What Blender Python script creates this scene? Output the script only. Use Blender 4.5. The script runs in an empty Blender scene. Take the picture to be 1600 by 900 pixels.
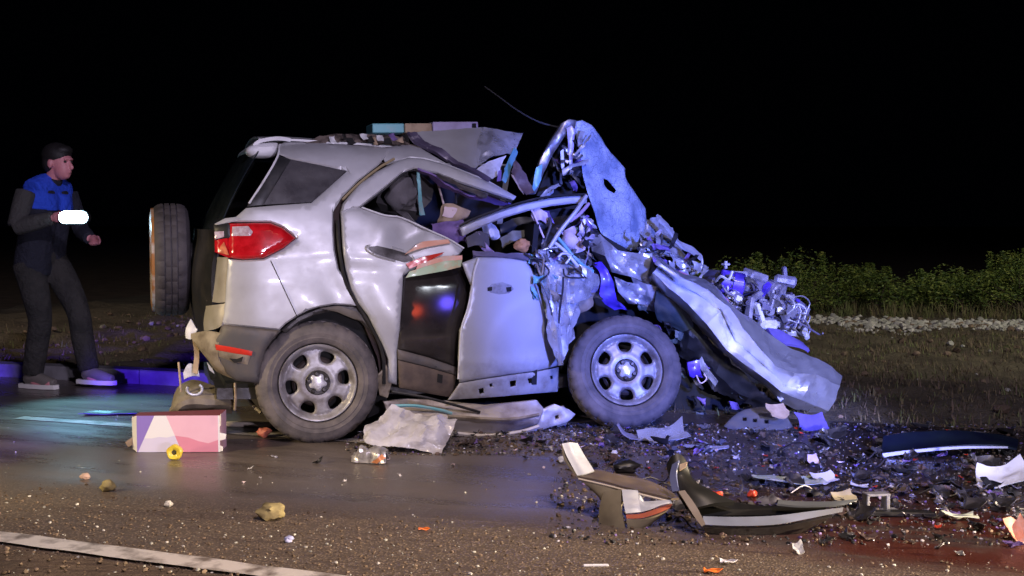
import bpy, math, random
from mathutils import Vector, Matrix, noise
from mathutils.geometry import delaunay_2d_cdt

random.seed(7)
SC = bpy.context.scene
COL = SC.collection
V = Vector
rad = math.radians

# ------------------------------------------------------------------ camera
CAM_H, FPX, PITCH = 1.15, 1900.0, math.atan(100 / 1900)
cd = bpy.data.cameras.new("camera")
cam = bpy.data.objects.new("camera", cd)
COL.objects.link(cam)
cam.location = (0, 0, CAM_H)
cam.rotation_euler = (math.pi / 2 - PITCH, 0, 0)
cd.sensor_width = 36
cd.lens = 36 * FPX / 1600
cd.clip_start = 0.05
cd.clip_end = 2000
SC.camera = cam

# ------------------------------------------------------------------ world (night) and lights
w = bpy.data.worlds.new("World")
SC.world = w
w.use_nodes = True
bg = w.node_tree.nodes["Background"]
bg.inputs[0].default_value = (0.10, 0.14, 0.35, 1)
bg.inputs[1].default_value = 0.0012
SC.view_settings.view_transform = 'Standard'
SC.view_settings.look = 'None'
SC.view_settings.exposure = 0.0
SC.view_settings.gamma = 1.0


def spot(name, loc, aim, power, col, cone=60, blend=0.4, size=0.1):
    d = bpy.data.lights.new(name, 'SPOT')
    d.energy = power
    d.color = col
    d.spot_size = rad(cone)
    d.spot_blend = blend
    d.shadow_soft_size = size
    o = bpy.data.objects.new(name, d)
    COL.objects.link(o)
    o.location = loc
    o.rotation_euler = (V(aim) - V(loc)).to_track_quat('-Z', 'Y').to_euler()
    return o


# headlight of a rescue vehicle standing behind the photographer
spot("headlight_and_fill_lamp", (2.9, -2.8, 1.15), (-1.3, 6.6, 0.92), 1450, (0.82, 0.74, 1.0), 17, 0.9, 0.14)
spot("headlight_and_fill_lamp", (4.2, -2.6, 1.1), (1.65, 7.2, 0.30), 2800, (0.88, 0.86, 1.0), 9.5, 0.7, 0.09)  # added fill, a narrow cone that whitens the fender
# unseen overhead fill added behind the camera for the general level
spot("overhead_fill_lamp", (3.0, -4.0, 7.5), (1.0, 10.0, 0.0), 2700, (0.80, 0.71, 1.0), 80, 0.6, 0.3)
# unseen fill added over the near lane, brightens the foreground road
spot("street_and_fill_light", (1.2, 1.2, 6.5), (0.4, 3.3, 0.0), 1300, (1.0, 0.75, 0.53), 54, 0.8, 0.25)
# sodium lamp at left, then two fills added for right verge and left field
spot("street_and_fill_light", (-6.5, 2.5, 3.2), (-2.5, 6.0, 0.2), 1700, (1.0, 0.80, 0.48), 32, 0.8, 0.2)
spot("street_and_fill_light", (9.5, 6.0, 5.5), (4.9, 13.6, 0.2), 1500, (1.0, 0.95, 0.72), 66, 0.6, 0.25)
spot("street_and_fill_light", (-9.5, 7.0, 5.0), (-4.4, 13.0, 0.0), 900, (1.0, 0.80, 0.62), 44, 0.7, 0.25)
# low headlights of a car stopped on the right, raking the road
spot("dipped_headlight_lamp", (7.6, 3.05, 0.62), (-1.0, 4.45, 0.0), 6500, (1.0, 0.80, 0.56), 20, 0.6, 0.06)
# blue beacons: patrol car beside the photographer, patrol car on the left
spot("beacon_lamp", (3.6, -0.6, 1.9), (1.08, 7.2, 0.80), 6800, (0.14, 0.20, 1.0), 20, 0.30, 0.2)
spot("beacon_lamp", (-2.6, 3.2, 0.5), (-2.45, 8.62, 0.05), 2600, (0.08, 0.02, 1.0), 12, 0.5, 0.1)
spot("beacon_lamp", (-4.7, 4.0, 0.5), (-4.12, 9.15, 0.05), 2400, (0.08, 0.02, 1.0), 9, 0.5, 0.1)
# unseen police lights, placed only for their reflections in the folded door panel
spot("reflection_lamp", (5.97, 0.16, 0.93), (-0.38, 6.54, 0.8), 9, (0.85, 0.90, 1.0), 40, 0.5, 0.06)
spot("reflection_lamp", (5.80, 0.10, 0.90), (-0.38, 6.54, 0.8), 5, (0.85, 0.90, 1.0), 40, 0.5, 0.05)
spot("reflection_lamp", (6.02, 0.20, 0.66), (-0.38, 6.54, 0.8), 11, (0.12, 0.08, 1.0), 40, 0.5, 0.08)
spot("reflection_lamp", (5.72, 0.00, 0.58), (-0.38, 6.54, 0.8), 3, (1.0, 0.10, 0.04), 40, 0.5, 0.07)
spot("reflection_lamp", (6.66, 0.85, 0.45), (-0.38, 6.54, 0.8), 3, (1.0, 0.05, 0.06), 40, 0.5, 0.06)

# ------------------------------------------------------------------ geometry helpers
CP, SP = math.cos(PITCH), math.sin(PITCH)
CAMV = V((0, 0, CAM_H))


def ray(px, py):
    x, y = (px - 800) / FPX, -(py - 450) / FPX
    return V((x, CP + y * SP, -SP + y * CP))


def ground(px, py, z=0.0):
    r = ray(px, py)
    return CAMV + r * ((z - CAM_H) / r.z)


YAW = rad(17)
EU = V((math.cos(YAW), math.sin(YAW), 0))
EW = V((-math.sin(YAW), math.cos(YAW), 0))
ORG = ground(497, 693)


def L(px, py, w=0.0):
    """surveyed point of the wreck: car coordinates (along, inward, up) at depth w inside the near flank"""
    r = ray(px, py)
    t = ((ORG - CAMV).dot(EW) + w) / r.dot(EW)
    p = CAMV + r * t - ORG
    return V((p.dot(EU), w, p.z))


WT = [(-1, .08), (.12, .07), (.3, .03), (.55, .0), (.85, -.012), (.98, -.005), (1.08, .03), (1.16, .06), (1.3, .12), (1.44, .19),
      (1.52, .245), (1.565, .31), (1.6, .42), (1.63, .62), (3, .8)]


def WB(u, z):
    for (a, b), (c, d) in zip(WT, WT[1:]):
        if z <= c:
            r = b + (d - b) * (z - a) / (c - a)
            break
    else:
        r = .8
    if u < -.25:
        r += 1.0 * (u + .25) ** 2
    return r


def LB(px, py, off=0.0):
    """point on the body side surface, off metres inward"""
    w_ = off
    for _ in range(5):
        p = L(px, py, w_)
        w_ = WB(p.x, p.z) + off
    return L(px, py, w_)


def mk(name, verts, faces, mat, parent=None, loc=None, ang=35, midx=None, smooth=True):
    me = bpy.data.meshes.new(name)
    me.from_pydata([tuple(v) for v in verts], [], [tuple(f) for f in faces])
    for m in (mat if isinstance(mat, (list, tuple)) else [mat]):
        me.materials.append(m)
    if midx:
        me.polygons.foreach_set("material_index", midx)
    if smooth:
        me.polygons.foreach_set("use_smooth", [True] * len(me.polygons))
        me.set_sharp_from_angle(angle=rad(ang))
    me.update()
    o = bpy.data.objects.new(name, me)
    COL.objects.link(o)
    if parent:
        o.parent = parent
    if loc is not None:
        o.location = loc
    return o


def empty(name, loc=(0, 0, 0), rz=0.0, parent=None):
    o = bpy.data.objects.new(name, None)
    COL.objects.link(o)
    o.location = loc
    o.rotation_euler = (0, 0, rz)
    o.empty_display_size = 0.1
    if parent:
        o.parent = parent
    return o


def tag(o, label=None, cat=None, group=None, kind=None):
    for k, v in (("label", label), ("category", cat), ("group", group), ("kind", kind)):
        if v:
            o[k] = v
    return o


def inside(x, y, poly):
    c = False
    n = len(poly)
    j = n - 1
    for i in range(n):
        xi, yi = poly[i]
        xj, yj = poly[j]
        if (yi > y) != (yj > y) and x < (xj - xi) * (y - yi) / (yj - yi) + xi:
            c = not c
        j = i
    return c


def dseg(x, y, a, b):
    ax, ay = a
    bx, by = b
    dx, dy = bx - ax, by - ay
    l = dx * dx + dy * dy
    t = 0 if l == 0 else max(0, min(1, ((x - ax) * dx + (y - ay) * dy) / l))
    return math.hypot(x - ax - t * dx, y - ay - t * dy)


def chaikin(p, n, closed=True):
    for _ in range(n):
        q = []
        m = len(p)
        for i in range(m if closed else m - 1):
            a, b = p[i], p[(i + 1) % m]
            q.append((a[0] * .75 + b[0] * .25, a[1] * .75 + b[1] * .25))
            q.append((a[0] * .25 + b[0] * .75, a[1] * .25 + b[1] * .75))
        p = q
    return p


def dense(p, step):
    q = []
    m = len(p)
    for i in range(m):
        a, b = p[i], p[(i + 1) % m]
        d = math.hypot(b[0] - a[0], b[1] - a[1])
        k = max(1, int(round(d / step)))
        for j in range(k):
            q.append((a[0] + (b[0] - a[0]) * j / k, a[1] + (b[1] - a[1]) * j / k))
    return q


def tri2d(outline, holes=(), step=9.0, rim=2.5):
    """triangulate an outline with holes, returns 2d verts, tris, boundary loops"""
    rnd = random.Random(3)
    loops = [dense(outline, step)] + [dense(h, step * .6) for h in holes]
    pts, edges, bl = [], [], []
    for lp in loops:
        s = len(pts)
        pts += lp
        n = len(lp)
        edges += [(s + i, s + (i + 1) % n) for i in range(n)]
        bl.append([s + i for i in range(n)])
    segs = [(lp[i], lp[(i + 1) % len(lp)]) for lp in loops for i in range(len(lp))]
    x0 = min(p[0] for p in outline)
    x1 = max(p[0] for p in outline)
    y0 = min(p[1] for p in outline)
    y1 = max(p[1] for p in outline)

    def ok(x, y, md):
        return inside(x, y, outline) and not any(inside(x, y, h) for h in holes) and min(dseg(x, y, a, b) for a, b in segs) > md

    if rim:
        for lp in loops:
            n = len(lp)
            for i in range(n):
                a, b, c = lp[i - 1], lp[i], lp[(i + 1) % n]
                tx, ty = c[0] - a[0], c[1] - a[1]
                l = math.hypot(tx, ty) or 1
                for s in (1, -1):
                    x, y = b[0] - ty / l * rim * s, b[1] + tx / l * rim * s
                    if ok(x, y, rim * .8):
                        pts.append((x, y))
    y = y0 + step * .5
    k = 0
    while y < y1:
        x = x0 + step * (.5 if k % 2 else 1.0)
        while x < x1:
            jx, jy = x + rnd.uniform(-.12, .12) * step, y + rnd.uniform(-.12, .12) * step
            if ok(jx, jy, step * .45 if not rim else rim + step * .3):
                pts.append((jx, jy))
            x += step
        y += step * .87
        k += 1
    r = delaunay_2d_cdt([V(p) for p in pts], edges, [], 0, 1e-6)
    vs = [(v.x, v.y) for v in r[0]]
    om = r[3]
    new = {}
    for i, srcs in enumerate(om):
        for s in srcs:
            new[s] = i
    tris = []
    for t in r[2]:
        cx = sum(vs[i][0] for i in t) / 3
        cy = sum(vs[i][1] for i in t) / 3
        if inside(cx, cy, outline) and not any(inside(cx, cy, h) for h in holes):
            tris.append(tuple(t))
    return vs, tris, [[new[i] for i in l] for l in bl], segs


_FOLD = {}


def crump(p, f, seed=0.0):
    """sharp sheet metal folds: triangle waves across random directions, plus ridged noise"""
    q = V((p[0] * f + seed * 7.3, p[1] * f + seed * 3.1, p[2] * f - seed * 5.7))
    if seed not in _FOLD:
        rd_ = random.Random(seed * 13.7 + 1)
        _FOLD[seed] = [(V((rd_.gauss(0, 1), rd_.gauss(0, .6), rd_.gauss(0, 1))).normalized() * rd_.uniform(.55, 1.5), rd_.uniform(0, 2), rd_.uniform(.25, .6)) for _ in range(5)]
    t = 0.0
    for d, ph, am in _FOLD[seed]:
        t += am * (abs((q.dot(d) + ph) % 2 - 1) - .5)
    m = .55 + .9 * abs(noise.noise(q * .45))
    return t * m * .85 + .45 * (abs(noise.noise(q)) + .5 * abs(noise.noise(q * 2.1)) - .38)


def sheet(name, outline, fn, mat, parent=None, holes=(), step=9.0, thick=.012, roll=.008, rpx=4.0, rnd=0, cr=None, inward=V((0, 1, 0)), ang=38, rim=2.5):
    """pressed sheet: outline in survey pixels, fn(px,py)->3d point, edges rolled, real thickness"""
    if rnd:
        outline = chaikin(outline, rnd)
        holes = [chaikin(h, rnd) for h in holes]
    vs, tris, loops, segs = tri2d(outline, holes, step, rim)
    front = []
    for x, y in vs:
        p = V(fn(x, y))
        if roll:
            d = min(dseg(x, y, a, b) for a, b in segs)
            if d < rpx:
                t = 1 - d / rpx
                p = p + inward * (roll * t * t)
        if cr:
            p = p + inward * (cr[0] * crump(p, cr[1], cr[2] if len(cr) > 2 else 0))
        front.append(p)
    n = len(front)
    verts = front + [p + inward * thick for p in front]
    # orientation: front faces look along -inward
    faces = []
    for a, b, c in tris:
        nn = (front[b] - front[a]).cross(front[c] - front[a])
        if nn.dot(inward) > 0:
            a, b, c = a, c, b
        faces.append((a, b, c))
        faces.append((a + n, c + n, b + n))
    for lp in loops:
        m = len(lp)
        for i in range(m):
            a, b = lp[i], lp[(i + 1) % m]
            faces.append((a, b, b + n, a + n))
    return mk(name, verts, faces, mat, parent, ang=ang)


def body(name, outline, mat, parent, off=0.0, extra=None, **k):
    def fn(x, y):
        o_ = off + (extra(x, y) if extra else 0)
        return LB(x, y, o_)
    return sheet(name, outline, fn, mat, parent, **k)


def flat(name, outline, wf, mat, parent, **k):
    """sheet at depth wf (number or function of pixel)"""
    return sheet(name, outline, (lambda x, y: L(x, y, wf(x, y))) if callable(wf) else (lambda x, y: L(x, y, wf)), mat, parent, **k)


def cat(p0, p1, p2, p3, t):
    t2, t3 = t * t, t * t * t
    return (p1 * 2 + (p2 - p0) * t + (p0 * 2 - p1 * 5 + p2 * 4 - p3) * t2 + (p1 * 3 - p0 - p2 * 3 + p3) * t3) * .5


def spline(ps, n):
    ps = [V(p) for p in ps]
    if len(ps) == 2:
        return [ps[0].lerp(ps[1], i / n) for i in range(n + 1)]
    out = []
    for i in range(len(ps) - 1):
        a = ps[i - 1] if i > 0 else ps[0] * 2 - ps[1]
        d = ps[i + 2] if i + 2 < len(ps) else ps[-1] * 2 - ps[-2]
        for k in range(n):
            out.append(cat(a, ps[i], ps[i + 1], d, k / n))
    out.append(ps[-1].copy())
    return out


def patch(name, rows, mat, parent=None, n=6, thick=.004, cr=None, ang=32, jag=0.0, loc=None, m=None, lin=False):
    """sheet metal through a grid of control points, crumpled by ridged noise"""
    m = m or n
    rr = [spline(r, n) for r in rows] if not lin else [[a_.lerp(b_, i / n) for a_, b_ in zip(r, r[1:]) for i in range(n)] + [r[-1]] for r in [[V(p) for p in r] for r in rows]]
    cols = [spline([r[i] for r in rr], m) for i in range(len(rr[0]))] if lin != 2 else [[a_.lerp(b_, i / m) for a_, b_ in zip(c_, c_[1:]) for i in range(m)] + [c_[-1]] for c_ in [[r[q] for r in rr] for q in range(len(rr[0]))]]
    nx, ny = len(cols), len(cols[0])
    P = [[cols[i][j] for j in range(ny)] for i in range(nx)]
    N = [[None] * ny for _ in range(nx)]
    for i in range(nx):
        for j in range(ny):
            a = P[min(i + 1, nx - 1)][j] - P[max(i - 1, 0)][j]
            b = P[i][min(j + 1, ny - 1)] - P[i][max(j - 1, 0)]
            c = a.cross(b)
            N[i][j] = c.normalized() if c.length > 1e-9 else V((0, -1, 0))
    verts = []
    for i in range(nx):
        for j in range(ny):
            p = P[i][j]
            q = p.copy()
            if cr:
                q = q + N[i][j] * (cr[0] * crump(p, cr[1], cr[2] if len(cr) > 2 else 0))
            if jag and (i in (0, nx - 1) or j in (0, ny - 1)):
                q = q + V((noise.noise(p * 31), noise.noise(p * 31 + V((5, 0, 0))), noise.noise(p * 31 + V((0, 9, 0))))) * jag
            verts.append(q)
    k = nx * ny
    back = [verts[i * ny + j] - N[i][j] * thick for i in range(nx) for j in range(ny)]
    faces = []
    for i in range(nx - 1):
        for j in range(ny - 1):
            a, b, c, d = i * ny + j, (i + 1) * ny + j, (i + 1) * ny + j + 1, i * ny + j + 1
            faces.append((a, b, c, d))
            faces.append((a + k, d + k, c + k, b + k))
    ring = [i * ny for i in range(nx)] + [(nx - 1) * ny + j for j in range(1, ny)] + [i * ny + ny - 1 for i in range(nx - 2, -1, -1)] + [j for j in range(ny - 2, 0, -1)]
    for a, b in zip(ring, ring[1:] + ring[:1]):
        faces.append((a, a + k, b + k, b))
    return mk(name, verts + back, faces, mat, parent, ang=ang, loc=loc)


def tube_geo(pts, r, seg=8, n=4):
    ps = spline(pts, n) if len(pts) > 2 else [V(p) for p in pts]
    rs = r if isinstance(r, (list, tuple)) else [r]
    verts, faces = [], []
    up = V((0, 0, 1))
    prev = None
    for i, p in enumerate(ps):
        t = (ps[min(i + 1, len(ps) - 1)] - ps[max(i - 1, 0)])
        t = t.normalized() if t.length > 1e-9 else V((1, 0, 0))
        if prev is None:
            s = t.cross(up if abs(t.z) < .9 else V((1, 0, 0))).normalized()
        else:
            s = (prev - t * prev.dot(t)).normalized()
        prev = s
        b = t.cross(s)
        f = i / max(1, len(ps) - 1) * (len(rs) - 1)
        k = min(int(f), len(rs) - 2) if len(rs) > 1 else 0
        ra = rs[0] if len(rs) == 1 else rs[k] + (rs[k + 1] - rs[k]) * (f - k)
        for j in range(seg):
            a = 2 * math.pi * j / seg
            verts.append(p + (s * math.cos(a) + b * math.sin(a)) * ra)
        if i:
            o = (i - 1) * seg
            for j in range(seg):
                faces.append((o + j, o + (j + 1) % seg, o + seg + (j + 1) % seg, o + seg + j))
    faces.append(tuple(reversed(range(seg))))
    o = (len(ps) - 1) * seg
    faces.append(tuple(range(o, o + seg)))
    return verts, faces


def tube(name, pts, r, mat, parent=None, seg=8, n=4, loc=None):
    v, f = tube_geo(pts, r, seg, n)
    return mk(name, v, f, mat, parent, ang=50, loc=loc)


def lathe_geo(prof, seg=64, mod=None):
    """profile (r, y) turned about the Y axis"""
    verts, faces = [], []
    m = len(prof)
    for k in range(seg):
        a = 2 * math.pi * k / seg
        for i, (r, y) in enumerate(prof):
            rr = mod(i, k, r) if mod else r
            verts.append(V((rr * math.cos(a), y, rr * math.sin(a))))
    for k in range(seg):
        k2 = (k + 1) % seg
        for i in range(m - 1):
            faces.append((k * m + i, k2 * m + i, k2 * m + i + 1, k * m + i + 1))
    return verts, faces


def lathe(name, prof, mat, parent=None, seg=64, mod=None, loc=None, ang=35):
    v, f = lathe_geo(prof, seg, mod)
    return mk(name, v, f, mat, parent, loc=loc, ang=ang)


def box_geo(sx, sy, sz, bev=.004, warp=0.0, seed=0, z0=0.0):
    """bevelled box standing on z0, optionally warped"""
    x, y, b = sx / 2, sy / 2, bev
    vs, fs = [], []
    for sxn in (-1, 1):
        for syn in (-1, 1):
            for szn in (0, 1):
                zz = b if szn == 0 else sz - b
                ze = 0 if szn == 0 else sz
                vs += [V((sxn * x, syn * (y - b), zz)), V((sxn * (x - b), syn * y, zz)), V((sxn * (x - b), syn * (y - b), ze))]

    def i(a, c, d, k):
        return ((a * 2 + c) * 2 + d) * 3 + k
    fs += [[i(0, 0, 0, 0), i(0, 0, 1, 0), i(0, 1, 1, 0), i(0, 1, 0, 0)], [i(1, 0, 0, 0), i(1, 1, 0, 0), i(1, 1, 1, 0), i(1, 0, 1, 0)],
           [i(0, 0, 0, 1), i(1, 0, 0, 1), i(1, 0, 1, 1), i(0, 0, 1, 1)], [i(0, 1, 0, 1), i(0, 1, 1, 1), i(1, 1, 1, 1), i(1, 1, 0, 1)],
           [i(0, 0, 0, 2), i(0, 1, 0, 2), i(1, 1, 0, 2), i(1, 0, 0, 2)], [i(0, 0, 1, 2), i(1, 0, 1, 2), i(1, 1, 1, 2), i(0, 1, 1, 2)]]
    for a in (0, 1):
        for c in (0, 1):
            fs.append([i(a, c, 0, 0), i(a, c, 0, 1), i(a, c, 1, 1), i(a, c, 1, 0)])
            for d in (0, 1):
                fs.append([i(a, c, d, 0), i(a, c, d, 1), i(a, c, d, 2)])
        for d in (0, 1):
            fs.append([i(a, 0, d, 0), i(a, 0, d, 2), i(a, 1, d, 2), i(a, 1, d, 0)])
    for c in (0, 1):
        for d in (0, 1):
            fs.append([i(0, c, d, 1), i(0, c, d, 2), i(1, c, d, 2), i(1, c, d, 1)])
    ctr = V((0, 0, sz / 2))
    out = []
    for f in fs:
        c = sum((vs[q] for q in f), V((0, 0, 0))) / len(f)
        nn = (vs[f[1]] - vs[f[0]]).cross(vs[f[2]] - vs[f[0]])
        out.append(tuple(f if nn.dot(c - ctr) > 0 else reversed(f)))
    if warp:
        vs = [v + V((noise.noise(v * 9 + V((seed, 0, 0))), noise.noise(v * 9 + V((0, seed, 3))), noise.noise(v * 9 + V((2, 5, seed))))) * warp for v in vs]
    return [v + V((0, 0, z0)) for v in vs], out


def xf(verts, loc=(0, 0, 0), rot=(0, 0, 0)):
    from mathutils import Euler
    M = Matrix.Translation(V(loc)) @ Euler(rot).to_matrix().to_4x4()
    return [M @ V(v) for v in verts]


def join(*geos):
    vs, fs = [], []
    for v, f in geos:
        o = len(vs)
        vs += list(v)
        fs += [tuple(i + o for i in q) for q in f]
    return vs, fs


def rock_geo(r, seed, flat_=.7, sub=1):
    t = (1 + 5 ** .5) / 2
    vs = [V(p).normalized() for p in [(-1, t, 0), (1, t, 0), (-1, -t, 0), (1, -t, 0), (0, -1, t), (0, 1, t), (0, -1, -t), (0, 1, -t), (t, 0, -1), (t, 0, 1), (-t, 0, -1), (-t, 0, 1)]]
    fs = [(0, 11, 5), (0, 5, 1), (0, 1, 7), (0, 7, 10), (0, 10, 11), (1, 5, 9), (5, 11, 4), (11, 10, 2), (10, 7, 6), (7, 1, 8), (3, 9, 4), (3, 4, 2), (3, 2, 6), (3, 6, 8), (3, 8, 9), (4, 9, 5), (2, 4, 11), (6, 2, 10), (8, 6, 7), (9, 8, 1)]
    for _ in range(sub):
        mid, nf = {}, []

        def md(a, b):
            k = (min(a, b), max(a, b))
            if k not in mid:
                mid[k] = len(vs)
                vs.append(((vs[a] + vs[b]) / 2).normalized())
            return mid[k]
        for a, b, c in fs:
            x, y, z = md(a, b), md(b, c), md(c, a)
            nf += [(a, x, z), (b, y, x), (c, z, y), (x, y, z)]
        fs = nf
    out = []
    for v in vs:
        k = 1 + .45 * noise.noise(v * 1.3 + V((seed * 3.7, seed, 0))) + .2 * noise.noise(v * 3.1 + V((seed, 2, seed)))
        out.append(V((v.x * r * k, v.y * r * k * .85, v.z * r * k * flat_ + r * flat_ * .75)))
    return out, fs


# ------------------------------------------------------------------ materials
def mat(name, col, rough=.5, metal=0.0, coatr=.12, dirt=None, bump=None, coat=0.0, emit=None, spec=.5, trans=0.0, rvar=0.0, mud=None, alpha=None):
    """principled; dirt=(colour, scale, low, high) noise mask; mud=(colour, z_low, z_high) splash by noise and height of the object"""
    m = bpy.data.materials.new(name)
    m.use_nodes = True
    nt = m.node_tree
    b = nt.nodes["Principled BSDF"]
    b.inputs["Base Color"].default_value = (*col, 1)
    b.inputs["Roughness"].default_value = rough
    b.inputs["Metallic"].default_value = metal
    b.inputs["Coat Weight"].default_value = coat
    b.inputs["Coat Roughness"].default_value = coatr
    b.inputs["Specular IOR Level"].default_value = spec
    b.inputs["Transmission Weight"].default_value = trans
    if emit:
        b.inputs["Emission Color"].default_value = (*emit[0], 1)
        b.inputs["Emission Strength"].default_value = emit[1]
    tc = nt.nodes.new("ShaderNodeTexCoord")

    def nz(scale, detail=6, rough_=.6):
        n = nt.nodes.new("ShaderNodeTexNoise")
        n.inputs["Scale"].default_value = scale
        n.inputs["Detail"].default_value = detail
        n.inputs["Roughness"].default_value = rough_
        nt.links.new(tc.outputs["Object"], n.inputs["Vector"])
        return n

    def ramp(src, lo, hi):
        r = nt.nodes.new("ShaderNodeMapRange")
        r.inputs["From Min"].default_value = lo
        r.inputs["From Max"].default_value = hi
        nt.links.new(src, r.inputs["Value"])
        return r.outputs["Result"]

    cur = None
    if dirt:
        f = ramp(nz(dirt[1]).outputs["Fac"], dirt[2], dirt[3])
        mx = nt.nodes.new("ShaderNodeMix")
        mx.data_type = 'RGBA'
        mx.inputs[6].default_value = (*col, 1)
        mx.inputs[7].default_value = (*dirt[0], 1)
        nt.links.new(f, mx.inputs[0])
        cur = mx.outputs[2]
    if mud:
        sep = nt.nodes.new("ShaderNodeSeparateXYZ")
        nt.links.new(tc.outputs["Object"], sep.inputs[0])
        h = ramp(sep.outputs["Z"], mud[2], mud[1])
        n = nz(7.0, 8, .7)
        ad = nt.nodes.new("ShaderNodeMath")
        ad.operation = 'MULTIPLY_ADD'
        nt.links.new(n.outputs["Fac"], ad.inputs[0])
        ad.inputs[1].default_value = 1.4
        ad.inputs[2].default_value = -1.05
        ad2 = nt.nodes.new("ShaderNodeMath")
        ad2.operation = 'ADD'
        ad2.use_clamp = True
        nt.links.new(ad.outputs[0], ad2.inputs[0])
        nt.links.new(h, ad2.inputs[1])
        mx = nt.nodes.new("ShaderNodeMix")
        mx.data_type = 'RGBA'
        if cur:
            nt.links.new(cur, mx.inputs[6])
        else:
            mx.inputs[6].default_value = (*col, 1)
        mx.inputs[7].default_value = (*mud[0], 1)
        nt.links.new(ad2.outputs[0], mx.inputs[0])
        cur = mx.outputs[2]
    if cur:
        nt.links.new(cur, b.inputs["Base Color"])
    if rvar:
        nt.links.new(ramp(nz(14).outputs["Fac"], .25, .75), (mp := nt.nodes.new("ShaderNodeMath")).inputs[0])
        mp.operation = 'MULTIPLY_ADD'
        mp.inputs[1].default_value = rvar
        mp.inputs[2].default_value = max(.03, rough - rvar / 2)
        nt.links.new(mp.outputs[0], b.inputs["Roughness"])
    if bump:
        bp = nt.nodes.new("ShaderNodeBump")
        bp.inputs["Strength"].default_value = bump[1]
        bp.inputs["Distance"].default_value = bump[2] if len(bump) > 2 else .01
        nt.links.new(nz(bump[0], 8, .65).outputs["Fac"], bp.inputs["Height"])
        nt.links.new(bp.outputs["Normal"], b.inputs["Normal"])
    return m


MUD = (.075, .055, .04)
PAINT = mat("silver_paint", (.52, .52, .54), .42, .25, dirt=((.38, .37, .36), 2.2, .5, .8), coat=.14, rvar=.14, mud=(MUD, .1, .55), bump=(60, .05, .002))
PAINT_C = mat("crumpled_silver_paint", (.66, .66, .68), .30, .55, dirt=((.26, .25, .25), 11, .52, .75), coat=.3, rvar=.2, bump=(40, .25, .004))
BARE = mat("bare_metal", (.36, .35, .35), .36, .75, dirt=((.10, .08, .07), 9, .45, .7), rvar=.2, bump=(50, .3, .004))
DARKMET = mat("dark_metal", (.09, .085, .085), .45, .55, dirt=((.03, .025, .022), 12, .4, .7), rvar=.2, bump=(60, .3, .004))
TRIM = mat("grey_plastic_trim", (.085, .08, .08), .55, 0, dirt=((.14, .11, .085), 6, .45, .75), bump=(220, .25, .002))
BLACKP = mat("black_plastic", (.018, .018, .019), .42, 0, dirt=((.06, .05, .045), 8, .5, .8), rvar=.2)
GLOSSB = mat("dark_reflection_black", (.018, .015, .014), .3, 0, dirt=((.05, .042, .037), 5, .4, .75), coat=1.0, rvar=.12, spec=.05, coatr=.05)
VOID = mat("matte_black_lining", (.008, .008, .009), .9, 0, dirt=((.02, .018, .016), 8, .4, .7))  # near-black matte colour for linings, gaps and holes
TAN = mat("tan_undercoat", (.30, .25, .18), .6, .1, dirt=((.12, .09, .06), 10, .42, .7), bump=(40, .3, .004))
GLASSD = mat("tinted_glass", (.035, .032, .038), .28, 0, dirt=((.10, .095, .10), 4, .3, .75), coat=.5, rvar=.3)
GLASSR = mat("dark_rear_glass", (.010, .014, .018), .2, 0, dirt=((.035, .045, .05), 5, .4, .8), coat=.5)
RED = mat("red_lens", (.62, .012, .02), .12, 0, dirt=((.45, .006, .01), 20, .4, .6), coat=.9)
CLEARL = mat("clear_lens", (.62, .52, .55), .1, 0, dirt=((.45, .3, .32), 40, .4, .6), coat=.9)
AMBER = mat("amber_lens", (.75, .24, .10), .15, 0, coat=.8, dirt=((.5, .12, .06), 30, .4, .6))
RUBBER = mat("tyre_rubber", (.07, .062, .062), .72, 0, dirt=((.20, .17, .155), 9, .35, .75), bump=(90, .35, .003))
RIMM = mat("steel_rim", (.36, .35, .37), .42, .25, dirt=((.14, .115, .10), 14, .42, .72), rvar=.2)
CAPM = mat("hub_cap_silver", (.68, .68, .72), .3, .3, dirt=((.35, .33, .33), 30, .5, .75), coat=.3)
CRAZE = bpy.data.materials.new("crazed_laminated_glass")
FABRIC = mat("grey_seat_fabric", (.075, .07, .075), .9, 0, dirt=((.13, .12, .12), 8, .4, .7), bump=(150, .3, .003))
WHITEP = mat("white_painted_trim", (.70, .70, .72), .45, 0, dirt=((.35, .33, .32), 12, .5, .75))
PURPLE = mat("violet_cloth_lining", (.22, .14, .38), .7, 0, dirt=((.10, .06, .2), 12, .4, .7), bump=(60, .3, .004))
WIRE = mat("wire_sheath", (.03, .028, .035), .4, 0)
ORANGEF = mat("orange_foam", (.62, .30, .10), .75, 0, dirt=((.35, .15, .05), 25, .4, .7), bump=(70, .4, .004))
TANP = mat("tan_card", (.48, .36, .24), .8, 0, dirt=((.26, .18, .11), 10, .45, .7))
PINKW = mat("pale_pink_paper", (.72, .58, .60), .7, 0, dirt=((.5, .36, .4), 14, .45, .7))
REDSTRIP = mat("red_reflector_and_reflection", (.62, .035, .02), .25, 0, dirt=((.35, .03, .02), 20, .5, .7), coat=.5)
GREENS = mat("pale_green_reflection", (.38, .52, .30), .4, 0, dirt=((.5, .38, .2), 16, .45, .6), coat=.3)
SALMON = mat("salmon_reflection", (.70, .34, .22), .4, 0, dirt=((.6, .5, .42), 14, .5, .65), coat=.3)
CYANP = mat("teal_painted_metal", (.16, .42, .46), .4, .1, dirt=((.3, .4, .42), 10, .5, .7))
LAVP = mat("lavender_card", (.52, .46, .72), .6, 0, dirt=((.4, .34, .55), 8, .5, .7))

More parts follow.
